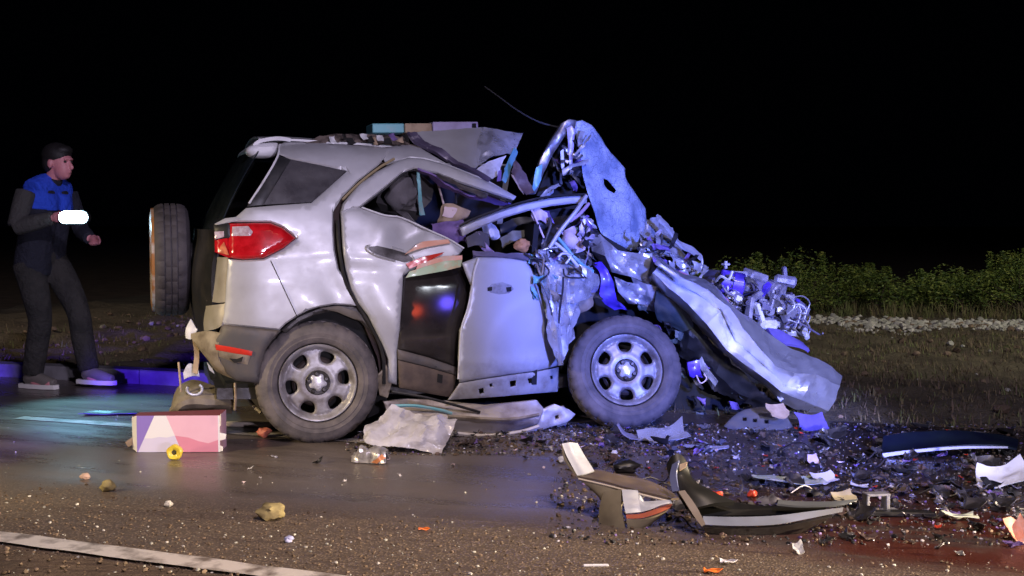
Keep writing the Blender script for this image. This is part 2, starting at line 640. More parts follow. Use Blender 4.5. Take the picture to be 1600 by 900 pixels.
# shattered windscreen: white crackle over blue-grey laminate
CRAZE.use_nodes = True
nt = CRAZE.node_tree
b = nt.nodes["Principled BSDF"]
tc = nt.nodes.new("ShaderNodeTexCoord")
acc = None
for sc_, lo, hi in ((70, .0, .05), (26, .0, .035), (9, .0, .02)):
    vo = nt.nodes.new("ShaderNodeTexVoronoi")
    vo.feature = 'DISTANCE_TO_EDGE'
    vo.inputs["Scale"].default_value = sc_
    wz = nt.nodes.new("ShaderNodeTexNoise")
    wz.inputs["Scale"].default_value = sc_ * .5
    va = nt.nodes.new("ShaderNodeMixRGB")
    va.blend_type = 'ADD'
    va.inputs[0].default_value = .6 / sc_ * 4
    nt.links.new(tc.outputs["Object"], va.inputs[1])
    nt.links.new(tc.outputs["Object"], wz.inputs["Vector"])
    nt.links.new(wz.outputs["Color"], va.inputs[2])
    nt.links.new(va.outputs[0], vo.inputs["Vector"])
    mr = nt.nodes.new("ShaderNodeMapRange")
    mr.inputs["From Min"].default_value = lo
    mr.inputs["From Max"].default_value = hi
    nt.links.new(vo.outputs["Distance"], mr.inputs["Value"])
    if acc is None:
        acc = mr.outputs["Result"]
    else:
        mu = nt.nodes.new("ShaderNodeMath")
        mu.operation = 'MULTIPLY'
        nt.links.new(acc, mu.inputs[0])
        nt.links.new(mr.outputs["Result"], mu.inputs[1])
        acc = mu.outputs[0]
nz_ = nt.nodes.new("ShaderNodeTexNoise")
nz_.inputs["Scale"].default_value = 7
nz_.inputs["Detail"].default_value = 8
nt.links.new(tc.outputs["Object"], nz_.inputs["Vector"])
cr_ = nt.nodes.new("ShaderNodeValToRGB")
cr_.color_ramp.elements[0].position = .36
cr_.color_ramp.elements[0].color = (.20, .26, .38, 1)
cr_.color_ramp.elements[1].position = .60
cr_.color_ramp.elements[1].color = (.50, .56, .66, 1)
nt.links.new(nz_.outputs["Fac"], cr_.inputs[0])
mx = nt.nodes.new("ShaderNodeMix")
mx.data_type = 'RGBA'
mx.inputs[6].default_value = (.15, .18, .25, 1)
nt.links.new(cr_.outputs[0], mx.inputs[7])
nt.links.new(acc, mx.inputs[0])
nt.links.new(mx.outputs[2], b.inputs["Base Color"])
b.inputs["Roughness"].default_value = .35
bp = nt.nodes.new("ShaderNodeBump")
bp.inputs["Strength"].default_value = .35
bp.inputs["Distance"].default_value = .004
nt.links.new(acc, bp.inputs["Height"])
nt.links.new(bp.outputs[0], b.inputs["Normal"])

# ------------------------------------------------------------------ ground: road frame (along the road, across the road)
RD = V((.94, -.342, 0)).normalized()
RN = V((.342, .94, 0)).normalized()


def RW(r, n, z=0.0):
    return RD * r + RN * n + V((0, 0, z))


def rn(p):
    return p.dot(RD), p.dot(RN)


def road_material():
    m = bpy.data.materials.new("wet_asphalt")
    m.use_nodes = True
    nt = m.node_tree
    b = nt.nodes["Principled BSDF"]
    N_ = nt.nodes.new
    tc = N_("ShaderNodeTexCoord")

    def link(a, c):
        nt.links.new(a, c)

    def noise_(scale, detail=6, ro=.6, vec=None):
        n = N_("ShaderNodeTexNoise")
        n.inputs["Scale"].default_value = scale
        n.inputs["Detail"].default_value = detail
        n.inputs["Roughness"].default_value = ro
        link(vec or tc.outputs["Object"], n.inputs["Vector"])
        return n.outputs["Fac"]

    def rng(s, a, c, d=0.0, e=1.0):
        r = N_("ShaderNodeMapRange")
        for k, v in zip(("From Min", "From Max", "To Min", "To Max"), (a, c, d, e)):
            r.inputs[k].default_value = v
        link(s, r.inputs["Value"])
        return r.outputs["Result"]

    def mixc(f, a, c):
        x = N_("ShaderNodeMix")
        x.data_type = 'RGBA'
        link(f, x.inputs[0])
        for i, q in ((6, a), (7, c)):
            if isinstance(q, tuple):
                x.inputs[i].default_value = (*q, 1)
            else:
                link(q, x.inputs[i])
        return x.outputs[2]

    def mth(op, a, c=None, cl=False):
        x = N_("ShaderNodeMath")
        x.operation = op
        x.use_clamp = cl
        for i, q in ((0, a), (1, c)):
            if q is None:
                continue
            if isinstance(q, (int, float)):
                x.inputs[i].default_value = q
            else:
                link(q, x.inputs[i])
        return x.outputs[0]
    # the mesh is laid in road coordinates: x along, y across
    mp = N_("ShaderNodeMapping")
    mp.inputs["Scale"].default_value = (.28, 1.5, 1)
    link(tc.outputs["Object"], mp.inputs[0])
    streak = noise_(3.0, 7, .65, mp.outputs[0])
    sep = N_("ShaderNodeSeparateXYZ")
    link(tc.outputs["Object"], sep.inputs[0])
    big = noise_(1.1, 6, .6)
    fine = noise_(110, 3, .7)
    vo = N_("ShaderNodeTexVoronoi")
    vo.inputs["Scale"].default_value = 95
    link(tc.outputs["Object"], vo.inputs["Vector"])
    stones = rng(vo.outputs["Distance"], .15, .55, 1, 0)
    vc = N_("ShaderNodeSeparateColor")
    link(vo.outputs["Color"], vc.inputs[0])
    base = mixc(rng(streak, .3, .7), (.075, .060, .052), (.170, .138, .118))
    # the gritty margin of the carriageway
    edge = mth('ADD', mth('MULTIPLY', big, 1.3), sep.outputs["Y"])
    grit = rng(edge, 5.15, 4.75)
    chips = mixc(vc.outputs[0], (.13, .095, .065), (.42, .31, .21))
    gcol = mixc(mth('MULTIPLY', stones, 1.0, True), (.12, .088, .062), chips)
    c = mixc(grit, base, gcol)
    # pale aggregate showing through everywhere
    pale = mth('MULTIPLY', rng(vc.outputs[1], .86, .95), stones)
    c = mixc(mth('MULTIPLY', pale, .55), c, (.26, .22, .18))
    # black mud and oil ground into the road under the wreckage
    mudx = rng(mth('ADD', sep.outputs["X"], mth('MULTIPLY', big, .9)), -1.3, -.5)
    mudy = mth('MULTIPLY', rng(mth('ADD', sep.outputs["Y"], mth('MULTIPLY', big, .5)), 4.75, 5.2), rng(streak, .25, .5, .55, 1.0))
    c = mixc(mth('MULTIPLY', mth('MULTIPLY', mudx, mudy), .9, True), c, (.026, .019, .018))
    # red-brown tint in the wreckage on the right
    mp2 = N_("ShaderNodeMapping")
    mp2.inputs["Scale"].default_value = (.7, 1.6, 1)
    link(tc.outputs["Object"], mp2.inputs[0])
    sp = noise_(2.2, 7, .65, mp2.outputs[0])
    side = rng(sep.outputs["X"], -1.0, -.3)
    tint = mth('MULTIPLY', mth('MULTIPLY', rng(sp, .36, .50), side), mth('MULTIPLY', rng(sep.outputs["Y"], 5.5, 5.0), rng(sep.outputs["Y"], 4.1, 4.4)), True)
    c = mixc(mth('MULTIPLY', tint, .9), c, (.085, .016, .009))
    link(c, b.inputs["Base Color"])
    ro = mth('ADD', rng(streak, .3, .72, .13, .40), mth('MULTIPLY', grit, .35))
    ro = mth('ADD', ro, mth('MULTIPLY', fine, .12))
    link(ro, b.inputs["Roughness"])
    bp = N_("ShaderNodeBump")
    link(rng(grit, 0, 1, .16, .5), bp.inputs["Strength"])
    bp.inputs["Distance"].default_value = .006
    h = mth('ADD', mth('MULTIPLY', stones, .7), fine)
    link(h, bp.inputs["Height"])
    link(bp.outputs[0], b.inputs["Normal"])
    return m


ROADM = road_material()
SOIL = mat("brown_soil", (.10, .068, .042), .9, 0, dirt=((.19, .13, .08), 3.0, .35, .7), bump=(38, .8, .03))
VERGEM = mat("dry_verge_soil", (.080, .064, .038), .95, 0, dirt=((.17, .14, .085), 2.2, .35, .7), bump=(26, .9, .04))
PAINTL = mat("worn_road_paint", (.74, .68, .60), .5, 0, dirt=((.20, .16, .125), 9, .45, .64), bump=(120, .4, .003))
PAINTF = mat("faded_road_paint", (.36, .33, .31), .45, 0, dirt=((.12, .10, .085), 7, .40, .62), bump=(120, .4, .003))
KERBM = mat("concrete_kerb", (.20, .19, .20), .9, 0, dirt=((.12, .11, .11), 7, .4, .7), bump=(60, .4, .005))


def roadgrid(name, r0, r1, n0, n1, dr, dn, zf, m, base=None):
    """sheet laid in road coordinates and turned into place"""
    a = int((r1 - r0) / dr) + 1
    c = int((n1 - n0) / dn) + 1
    vs, fs = [], []
    for i in range(a + 1):
        for j in range(c + 1):
            r, n = r0 + (r1 - r0) * i / a, n0 + (n1 - n0) * j / c
            vs.append(V((r, n, zf(r, n))))
    for i in range(a):
        for j in range(c):
            q = i * (c + 1) + j
            fs.append((q, q + c + 1, q + c + 2, q + 1))
    o = mk(name, vs, fs, m, ang=80)
    o.rotation_euler = (0, 0, math.atan2(RD.y, RD.x))
    return tag(o, kind="structure")


def vz(r, n):
    """height of the rough verge beyond the road"""
    p = V((r, n, 0))
    k = min(1, max(0, (n - 7.22) / .5))
    z = .05 * noise.noise(p * .9) + .05 * noise.noise(p * 2.7) + .025 * noise.noise(p * 7)
    if n > 13.6:
        z *= max(0.2, 1 - (n - 13.6))
    if r < -4.0 and n < 14:
        z += .07 * abs(noise.noise(p * 1.9 + V((9, 0, 0))))
    return z * k + .02 * k - .012 * (1 - k)


EDGE_N = 7.24
ground_o = mk("ground", [RW(-400, -200, -.08), RW(400, -200, -.08), RW(400, 600, -.08), RW(-400, 600, -.08)], [(0, 1, 2, 3)], SOIL, smooth=False)
tag(ground_o, kind="structure")
roadgrid("road", -40, 40, 3.2, EDGE_N + .03, 4, .5, lambda r, n: 0.0, ROADM)
roadgrid("near_verge", -14, 14, -2.0, 3.36, .12, .12, lambda r, n: .006 + (.03 * noise.noise(V((r * 3, n * 3, 0))) + .02 * noise.noise(V((r * 9, n * 9, 4)))) * min(1, max(0, (3.34 - n) / .3)), SOIL)
roadgrid("verge", -12, 12, EDGE_N - .02, 20, .10, .10, vz, VERGEM)


def line(name, r0, r1, n0, wd, m, z=.004, skew=0.0, rref=0.0):
    vs, fs = [], []
    k = int((r1 - r0) / .05)
    for i in range(k + 1):
        r = r0 + (r1 - r0) * i / k
        e1 = .008 * noise.noise(V((r * 6, n0, 0)))
        e2 = .008 * noise.noise(V((r * 6, n0 + 5, 0)))
        sk = skew * (r - rref)
        vs += [RW(r, n0 + e1 + sk, z), RW(r, n0 + wd + e2 + sk, z)]
        if i:
            fs.append((2 * i - 2, 2 * i, 2 * i + 1, 2 * i - 1))
    o = mk(name, vs, fs, m, smooth=False)
    return tag(o, kind="structure")


line("edge_line_marking", -6, 0.5, 3.425, .115, PAINTL, .012, -.05, -3.283)
line("lane_line_marking", -5.2, -2.7, 5.68, .10, PAINTF)

# kerb on the far left side of the road, stone by stone
kerb = tag(empty("kerb", (0, 0, 0)), kind="structure")
kv, kf = box_geo(.996, .16, .115, .008)
kme = None
kr = -9.0
while kr < -3.6:
    if kme is None:
        o = mk("kerb_stone", kv, kf, KERBM, kerb, ang=30)
        kme = o
    else:
        o = kme.copy()
        COL.objects.link(o)
        o.parent = kerb
    o.location = RW(kr, EDGE_N + .10, -.015 + random.uniform(-.006, .006))
    o.rotation_euler = (random.uniform(-.01, .01), random.uniform(-.006, .006), math.atan2(RD.y, RD.x) + random.uniform(-.008, .008))
    kr += 1.0


# ------------------------------------------------------------------ stuff: gravel, grit, grass
def scatter(name, n, posf, sizef, m, seed=1, sub=0, kinds=8, weights=None):
    rnd = random.Random(seed)
    protos = [rock_geo(1.0, seed * 10 + k, .65, sub) for k in range(kinds)]
    vs, fs, mi = [], [], []
    for _ in range(n):
        p = posf(rnd)
        if p is None:
            continue
        s = sizef(rnd)
        g = protos[rnd.randrange(kinds)]
        a = rnd.uniform(0, 6.28)
        ca, sa = math.cos(a) * s, math.sin(a) * s
        o = len(vs)
        vs += [(v.x * ca - v.y * sa + p.x, v.x * sa + v.y * ca + p.y, v.z * s + p.z - s * .12) for v in g[0]]
        k = rnd.choices(range(len(m)), weights)[0] if isinstance(m, list) else 0
        for f in g[1]:
            fs.append((f[0] + o, f[1] + o, f[2] + o))
            mi.append(k)
    o = mk(name, vs, fs, m, midx=mi, ang=40)
    return tag(o, kind="stuff")


ST_G = mat("grey_stone", (.48, .47, .40), .85, 0, dirt=((.30, .29, .24), 8, .4, .7))
ST_W = mat("pale_stone", (.66, .63, .55), .8, 0, dirt=((.34, .31, .27), 8, .4, .7))
ST_B = mat("brown_stone", (.24, .17, .11), .85, 0, dirt=((.09, .065, .04), 8, .4, .7))
ST_Y = mat("ochre_stone", (.30, .24, .10), .8, 0, dirt=((.17, .13, .055), 14, .4, .7), bump=(40, .5, .004))


def view_half(y):
    return .44 * y + .6


def p_grit(rnd):
    for _ in range(20):
        y = rnd.uniform(3.4, 5.6)
        x = rnd.uniform(-view_half(y), view_half(y))
        n = x * RN.x + y * RN.y
        lim = 4.35 + .35 * noise.noise(V((x * 1.5, y * 1.5, 0)))
        if 3.2 < n < lim and rnd.random() < .25 + (lim - n):
            return V((x, y, 0))


def p_road(rnd):
    y = rnd.uniform(4.0, 8.2)
    x = rnd.uniform(-view_half(y), view_half(y))
    n = x * RN.x + y * RN.y
    return V((x, y, 0)) if 4.0 < n < 7.2 else None


def p_strip(rnd):
    r, n = rnd.uniform(-9, 4.5), rnd.gauss(14.25, .42)
    if n < 13.4 or n > 15.3 or (r < -5 and rnd.random() < .55):
        return None
    return RW(r, n, vz(r, n))


def p_bank(rnd):
    r, n = rnd.uniform(-9.5, 5), rnd.uniform(7.4, 13.6)
    if r > -3.5 and rnd.random() < .7:
        return None
    return RW(r, n, vz(r, n))


scatter("grit", 4200, p_grit, lambda r: .0025 + .006 * r.random() ** 3, [ST_B, ST_G, ST_W, SOIL], 3, 0, weights=[6, 1.5, .5, 5])
scatter("road_chippings", 700, p_road, lambda r: .0018 + .005 * r.random() ** 4, [ST_B, ST_G, ST_W], 4, 0, weights=[3, 2, 2])
scatter("gravel", 5200, p_strip, lambda r: .02 + .035 * r.random() ** 2, [ST_G, ST_W, ST_B], 5, 0, weights=[5, 3, 1])
scatter("rubble", 1500, p_bank, lambda r: .012 + .045 * r.random() ** 3, [ST_B, ST_G, SOIL], 6, 0, weights=[4, 1, 3])
scatter("near_grit", 2600, lambda r: (lambda x, n: RW(x, n, .01))(r.uniform(-4, 1), r.uniform(2.2, 3.36)), lambda r: .003 + .009 * r.random() ** 3, [ST_B, SOIL, ST_G], 8, 0, weights=[4, 4, 1])

GR1 = mat("dry_grass", (.19, .15, .075), .85, 0, dirt=((.15, .12, .055), 1.2, .35, .7))
GR2 = mat("green_weed", (.12, .15, .045), .8, 0, dirt=((.17, .17, .06), 1.5, .35, .7))
GR3 = mat("dead_weed", (.18, .13, .085), .9, 0, dirt=((.10, .07, .05), 1.2, .35, .7))


def grass(name, n, posf, hf, m, weights, seed):
    rnd = random.Random(seed)
    vs, fs, mi = [], [], []
    for _ in range(n):
        c = posf(rnd)
        if c is None:
            continue
        k = rnd.choices(range(len(m)), weights)[0]
        for _ in range(rnd.randint(4, 7)):
            p = c + V((rnd.gauss(0, .03), rnd.gauss(0, .03), -.01))
            h = hf(rnd)
            a = rnd.uniform(0, 6.28)
            ln = rnd.uniform(.15, 1.1) * h
            d = V((math.cos(a) * ln, math.sin(a) * ln, h))
            s = V((-math.sin(a), math.cos(a), 0)) * rnd.uniform(.002, .005)
            mid = p + d * .55 + V((0, 0, h * .12))
            o = len(vs)
            vs += [p - s, p + s, mid + s * .8, mid - s * .8, p + d]
            fs += [(o, o + 1, o + 2, o + 3), (o + 3, o + 2, o + 4)]
            mi += [k, k]
    return tag(mk(name, vs, fs, m, midx=mi, smooth=False), kind="stuff")


def p_verge(rnd):
    r, n = rnd.uniform(-9.5, 6.5), rnd.uniform(7.3, 13.7)
    if noise.noise(V((r * .9, n * .9, 3))) < -.18 and rnd.random() < .8:
        return None
    if r < -3.2 and rnd.random() < .78:
        return None
    return RW(r, n, vz(r, n))


grass("grass", 13000, p_verge, lambda r: .015 + .06 * r.random() ** 1.8, [GR1, GR2, GR3], [3, 2, 4], 11)
grass("grass", 1500, lambda r: (lambda a, c: RW(a, c, vz(a, c)))(r.uniform(-9, 6), r.uniform(15.2, 16.6)), lambda r: .05 + .2 * r.random(), [GR1, GR2], [2, 3], 12)

# ------------------------------------------------------------------ hedge of separate shrubs
LEAFS = [mat("shrub_leaf", (.13, .20, .035), .6, 0, dirt=((.24, .26, .05), 3.5, .4, .65)),
         mat("shrub_leaf_dark", (.05, .09, .02), .6, 0, dirt=((.09, .14, .03), 3.5, .4, .65))]
STEM = mat("shrub_stem", (.06, .045, .03), .9)


def shrub_meshes(seed, wide, tall, spikes):
    rnd = random.Random(seed)
    st, vs, fs, mi = [], [], [], []
    tips = []
    for k in range(9):
        a = rnd.uniform(0, 6.28)
        R_ = rnd.uniform(.1, .9) * wide
        h = tall * (1 - .35 * (R_ / wide) ** 2) * rnd.uniform(.65, 1.0)
        e = V((math.cos(a) * R_, math.sin(a) * R_ * .7, h))
        st.append(tube_geo([V((rnd.gauss(0, .04), rnd.gauss(0, .04), -.03)), e * .5 + V((rnd.gauss(0, .05), 0, .05)), e], [.014, .004], 5, 3))
        tips.append((e, rnd.uniform(.16, .30)))
        tips.append((e * .62 + V((rnd.gauss(0, .08), rnd.gauss(0, .08), 0)), rnd.uniform(.14, .24)))
    for k in range(spikes):
        x = rnd.uniform(-.7, .7) * wide
        st.append(tube_geo([V((x, 0, tall * .5)), V((x + rnd.gauss(0, .03), 0, tall * rnd.uniform(1.0, 1.22)))], [.006, .002], 4, 2))
        for q in range(26):
            tips.append((V((x, 0, tall * rnd.uniform(.75, 1.18))), .03))
    for e, R_ in tips:
        for _ in range(int(210 * (R_ / .25) ** 1.2) + 4):
            d = V((rnd.gauss(0, 1), rnd.gauss(0, 1), rnd.gauss(0, .85))).normalized() * R_ * rnd.random() ** .45
            p = e + d
            if p.z < .03:
                continue
            s = rnd.uniform(.009, .023)
            u = V((rnd.gauss(0, 1), rnd.gauss(0, 1), rnd.gauss(0, .6))).normalized()
            q = u.cross(V((rnd.gauss(0, 1), rnd.gauss(0, 1), rnd.gauss(0, 1)))).normalized()
            o = len(vs)
            vs += [p - u * s * 1.5, p + q * s * .6, p + u * s * 1.5, p - q * s * .6]
            fs.append((o, o + 1, o + 2, o + 3))
            mi.append(0 if rnd.random() < .55 else 1)
    return join(*st), (vs, fs, mi)


SHR = []
for k in range(4):
    s_, l_ = shrub_meshes(60 + k, [.75, .62, .85, .55][k], [.74, .62, .8, .92][k], [1, 2, 1, 3][k])
    so = bpy.data.meshes.new("shrub_stem")
    so.from_pydata([tuple(v) for v in s_[0]], [], s_[1])
    so.materials.append(STEM)
    lo = bpy.data.meshes.new("shrub_foliage")
    lo.from_pydata([tuple(v) for v in l_[0]], [], l_[1])
    for q in LEAFS:
        lo.materials.append(q)
    lo.polygons.foreach_set("material_index", l_[2])
    SHR.append((so, lo))
rnd = random.Random(5)
shrub_px = [1130, 1195, 1262, 1318, 1372, 1420, 1468, 1514, 1556, 1604, 1660, 1730, 1230, 1345, 1490, 1590]
for i, px in enumerate(shrub_px):
    back = 12 <= i < 16
    y = (15.4 if px > 600 else 18.0) + rnd.uniform(-.3, .5) + (1.1 if back else 0)
    n_ = 16.0
    x = (px - 800) / FPX * y
    k = [0, 1, 2, 3][rnd.randrange(4)] if px > 1240 else (1 if px > 600 else 0)
    o = empty("shrub", (x, y, vz(*rn(V((x, y, 0)))) if rn(V((x, y, 0)))[1] < 20 else 0), rnd.uniform(-.5, .5))
    sc_ = rnd.uniform(.85, 1.08) * (1.18 if back else 1) * (1.05 if px < 1240 else 1)
    o.scale = (sc_, sc_, sc_ * rnd.uniform(.48, .84))
    for nm, me in (("stem", SHR[k][0]), ("foliage", SHR[k][1])):
        c = bpy.data.objects.new(nm, me)
        COL.objects.link(c)
        c.parent = o
    lab = ("dark green leafy shrub in the hedge row behind the pale gravel strip" if px > 600 else "dim shrub in the dark field behind the walking person")
    tag(o, lab, "shrub", "shrubs of the hedge behind the gravel" if px > 600 else "dim shrubs in the dark field")

# ------------------------------------------------------------------ the wreck
CAR = empty("wrecked_car", tuple(ORG), YAW)
tag(CAR, "silver compact SUV with its whole front crushed, standing across the road edge", "car")


def g(x, y, cx, cy, r):
    return math.exp(-((x - cx) ** 2 + (y - cy) ** 2) / (r * r))


# ---- rear quarter of the body
def q_dent(x, y):
    return .02 * g(x, y, 520, 455, 38) - .014 * g(x, y, 500, 480, 24) + .012 * g(x, y, 470, 380, 60) + .004 * noise.noise(V((x / 60, y / 60, 2)))


quarter = body("quarter_panel", [(612, 232), (588, 229), (530, 225), (473, 221), (446, 221), (437, 226), (434, 240), (455, 249), (500, 258), (543, 267), (520, 288), (487, 317), (430, 321), (385, 325), (369, 339), (362, 347),
                                 (423, 347), (443, 355), (464, 372), (443, 389), (412, 405), (380, 407), (357, 405), (354, 440), (352, 472), (349, 492), (345, 507), (388, 511), (437, 516), (447, 506), (465, 494), (482, 485), (498, 480), (522, 476), (557, 478),
                                 (552, 462), (540, 436), (529, 420), (523, 390), (521, 361), (521, 331), (535, 308), (560, 283), (593, 257)], PAINT, CAR, extra=q_dent, step=8, roll=.012, rpx=4)
# fuel flap seam drawn as a real groove strip set into the panel
tube("panel_seam", [LB(423, 407, -.001), LB(445, 454, -.001), LB(464, 494, -.001)], .0022, DARKMET, quarter, 6)
qg = body("quarter_glass", [(455, 249), (500, 258), (541, 267), (519, 288), (487, 316), (411, 320)], GLASSD, CAR, off=.010, step=9, roll=.0, thick=.006)
body("glass_surround", [(435, 243), (456, 249), (413, 320), (386, 323), (398, 301)], BLACKP, qg, off=.006, step=8, roll=.006)
# rear pillar edge line
tube("pillar_moulding", [LB(437, 226, 0), LB(433, 246, .004), (LB(412, 283, .006)), LB(389, 318, .008)], .006, WHITEP, CAR, 6, 6)

tl = body("tail_light", [(357, 349), (423, 348), (443, 356), (463, 372), (443, 388), (412, 404), (380, 406), (357, 403)], RED, CAR, off=-.012, step=6, roll=.022, rpx=8, thick=.03)
body("reverse_lens", [(363, 354), (388, 353), (396, 362), (392, 369), (362, 369)], CLEARL, tl, off=-.017, step=5, roll=.006, thick=.006)
body("tail_light_inner", [(335, 354), (357, 350), (357, 403), (336, 394)], RED, tl, off=.0, step=6, roll=.012, thick=.03)
body("lens_surround", [(334, 352), (357, 348), (360, 354), (361, 371), (336, 375)], BLACKP, tl, off=-.006, step=6, roll=.006, thick=.01)
body("clear_lens_patch", [(335, 362), (350, 361), (350, 370), (336, 374)], CLEARL, tl, off=-.012, step=5, roll=.003, thick=.006)  # small pale patch of clear lens
body("indicator_lens", [(345, 384), (350, 378), (358, 399), (340, 394)], AMBER, tl, off=-.008, step=5, roll=.004, thick=.01)
# ridge over the light
body("tail_light_brow", [(335, 350), (352, 341), (369, 339), (384, 343), (362, 347), (340, 353)], PAINT, CAR, off=-.004, step=6, roll=.008)

# ---- rear face (tailgate) built in car coordinates
def pt(u, w_, z):
    return V((u, w_, z))


prof = [(.50, -.50), (.70, -.545), (.9, -.55), (1.06, -.52), (1.12, -.515)]
rows = []
for z, u in prof:
    rows.append([pt(u + d, w_, z) for w_, d in ((.16, .045), (.3, .0), (.6, -.03), (.9, -.035), (1.2, -.03), (1.5, .0), (1.66, .05))])
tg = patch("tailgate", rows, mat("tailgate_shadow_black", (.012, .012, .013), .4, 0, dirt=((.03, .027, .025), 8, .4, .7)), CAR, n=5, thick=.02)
rows = []
for z, u in ((1.10, -.515), (1.26, -.445), (1.42, -.36), (1.54, -.285)):
    rows.append([pt(u + d, w_, z) for w_, d in ((.22 + (z - 1.1) * .3, .03), (.45, .0), (.9, -.03), (1.3, .0), (1.55 - (z - 1.1) * .25, .04))])
patch("rear_glass", rows, GLASSR, tg, n=5, thick=.006)
sp = patch("roof_spoiler", [[pt(-.235, w_, 1.535) for w_ in (.38, .6, .9, 1.2, 1.42)], [pt(-.268, w_, 1.56) for w_ in (.38, .6, .9, 1.2, 1.43)], [pt(-.245, w_, 1.588) for w_ in (.38, .6, .9, 1.2, 1.42)],
                            [pt(-.15, w_, 1.607) for w_ in (.40, .6, .9, 1.2, 1.40)], [pt(-.08, w_, 1.60) for w_ in (.42, .6, .9, 1.2, 1.38)]], WHITEP, tg, n=5, thick=.02)
sheet("spoiler_end", chaikin([(384, 238), (387, 229), (402, 224), (424, 222), (438, 223), (433, 245), (410, 247), (392, 245)], 1), lambda x, y: L(x, y, .355), bpy.data.materials["warm_lit_paint"] if "warm_lit_paint" in bpy.data.materials else WHITEP, tg, step=5, roll=.03, rpx=7, thick=.05)
# near rear corner below the lamp: faces back and left, warm light put into its paint
patch("rear_corner_panel", [[L(356, 402, .055), L(346, 402, .10), L(334, 401, .22)], [L(356, 436, .05), L(343, 437, .10), L(330, 438, .22)], [L(353, 472, .045), L(340, 473, .10), L(322, 470, .22)]],
      mat("warm_lit_paint", (.44, .40, .33), .38, .3, dirt=((.3, .26, .2), 8, .5, .8), coat=.3), CAR, n=5, thick=.01)
patch("rear_corner_panel", [[L(353, 474, .05), L(338, 476, .10), L(321, 478, .22)], [L(350, 494, .05), L(336, 496, .10), L(318, 500, .24)], [L(346, 509, .05), L(336, 514, .10), L(319, 518, .24)]],
      bpy.data.materials["warm_lit_paint"], CAR, n=5, thick=.01, cr=(.006, 14, 3))

# ---- rear bumper
bm_ = body("rear_bumper", [(348, 507), (388, 512), (440, 517), (428, 530), (416, 547), (408, 575), (405, 600), (388, 598), (369, 596), (355, 585), (340, 565), (334, 548), (336, 530), (343, 520)], TRIM, CAR, off=-.012, step=8, roll=.02, rpx=6, thick=.02)
rf = body("bumper_recess", [(336, 541), (365, 545), (393, 552), (387, 570), (365, 566), (341, 557)], TAN, bm_, off=-.018, step=6, roll=.006, thick=.005)
body("rear_reflector", [(336, 538), (365, 543), (395, 549), (393, 556), (365, 552), (338, 547)], REDSTRIP, bm_, off=-.024, step=5, roll=.004, thick=.006)
body("fog_light_hole", [(358, 560), (370, 561), (380, 557), (378, 565), (366, 567)], VOID, bm_, off=-.024, step=4, roll=.0, thick=.004)
# torn bumper skin hanging off the back, tan undercoat
patch("torn_bumper_skin", [[L(345, 520, .05), L(322, 517, .12), L(296, 521, .25)], [L(340, 545, .05), L(322, 545, .10), L(302, 534, .2)], [L(345, 568, .06), L(330, 565, .1), L(318, 552, .16)], [L(368, 595, .06), L(352, 588, .1), L(338, 580, .14)]], TAN, CAR, n=6, thick=.008, cr=(.02, 9, 1))
patch("torn_bumper_strip", [[L(299, 498, .25), L(306, 512, .24), L(309, 514, .23)], [L(292, 512, .27), L(298, 520, .25), L(306, 521, .24)], [L(292, 528, .27), L(298, 530, .25), L(303, 528, .24)]], WHITEP, CAR, n=4, thick=.006, cr=(.01, 20, 2))
patch("bumper_bracket", [[L(301, 528, .26), L(311, 534, .25)], [L(304, 556, .25), L(312, 558, .24)], [L(301, 582, .24), L(309, 585, .23)]], TANP, CAR, n=4, thick=.008, cr=(.008, 20, 3))
patch("bumper_bracket", [[L(323, 565, .2), L(332, 575, .2)], [L(327, 578, .2), L(335, 584, .2)]], WHITEP, CAR, n=4, thick=.006)
# towing eye, muffler and hanging rear parts
v1 = [L(290, 573, .3), L(297, 568, .3), L(305, 570, .3), L(309, 583, .3)]
patch("tow_bracket", [[L(286, 582, .3), L(296, 568, .3), L(309, 575, .3)], [L(289, 592, .3), L(299, 588, .29), L(310, 588, .3)]], WHITEP, CAR, n=5, thick=.02, cr=(.015, 16, 4))
ring = [L(304 + 12 * math.cos(a), 608 + 9 * math.sin(a), .3) for a in [i * math.pi / 7 for i in range(-2, 9)]]
tube("tow_eye", ring, .008, CAPM, CAR, 8, 3)
muf = patch("silencer", [[L(272, 640, .55), L(278, 612, .5), L(300, 600, .5), L(330, 606, .45), L(368, 612, .4)], [L(271, 646, .35), L(284, 630, .3), L(305, 625, .3), L(332, 626, .3), L(366, 628, .3)], [L(273, 652, .5), L(288, 648, .4), L(306, 646, .4), L(332, 644, .4), L(362, 642, .4)]], TAN, CAR, n=6, thick=.02, cr=(.02, 8, 2))
tube("stay_rod", [L(279, 566, .35), L(281, 588, .33), L(283, 612, .32)], .006, TANP, CAR)
tube("stay_rod", [L(367, 598, .2), L(368, 622, .2), L(367, 640, .25)], .007, TANP, CAR)
tube("suspension_arm", [L(383, 617, .35), L(398, 636, .25), L(408, 645, .22)], .010, TAN, CAR)

# ---- doors
def rd_dent(x, y):
    d = .035 * g(x, y, 632, 372, 20) - .012 * g(x, y, 600, 365, 22) + .02 * g(x, y, 655, 360, 14)
    d += .006 * noise.noise(V((x / 30, y / 40, 5))) + .010 * (1 / (1 + math.exp(-(y - 412 - (x - 540) * .12) / 4.0)))
    d += -.03 * g(x, y, 622, 500, 30) - .016 * g(x, y, 600, 470, 34)
    return d


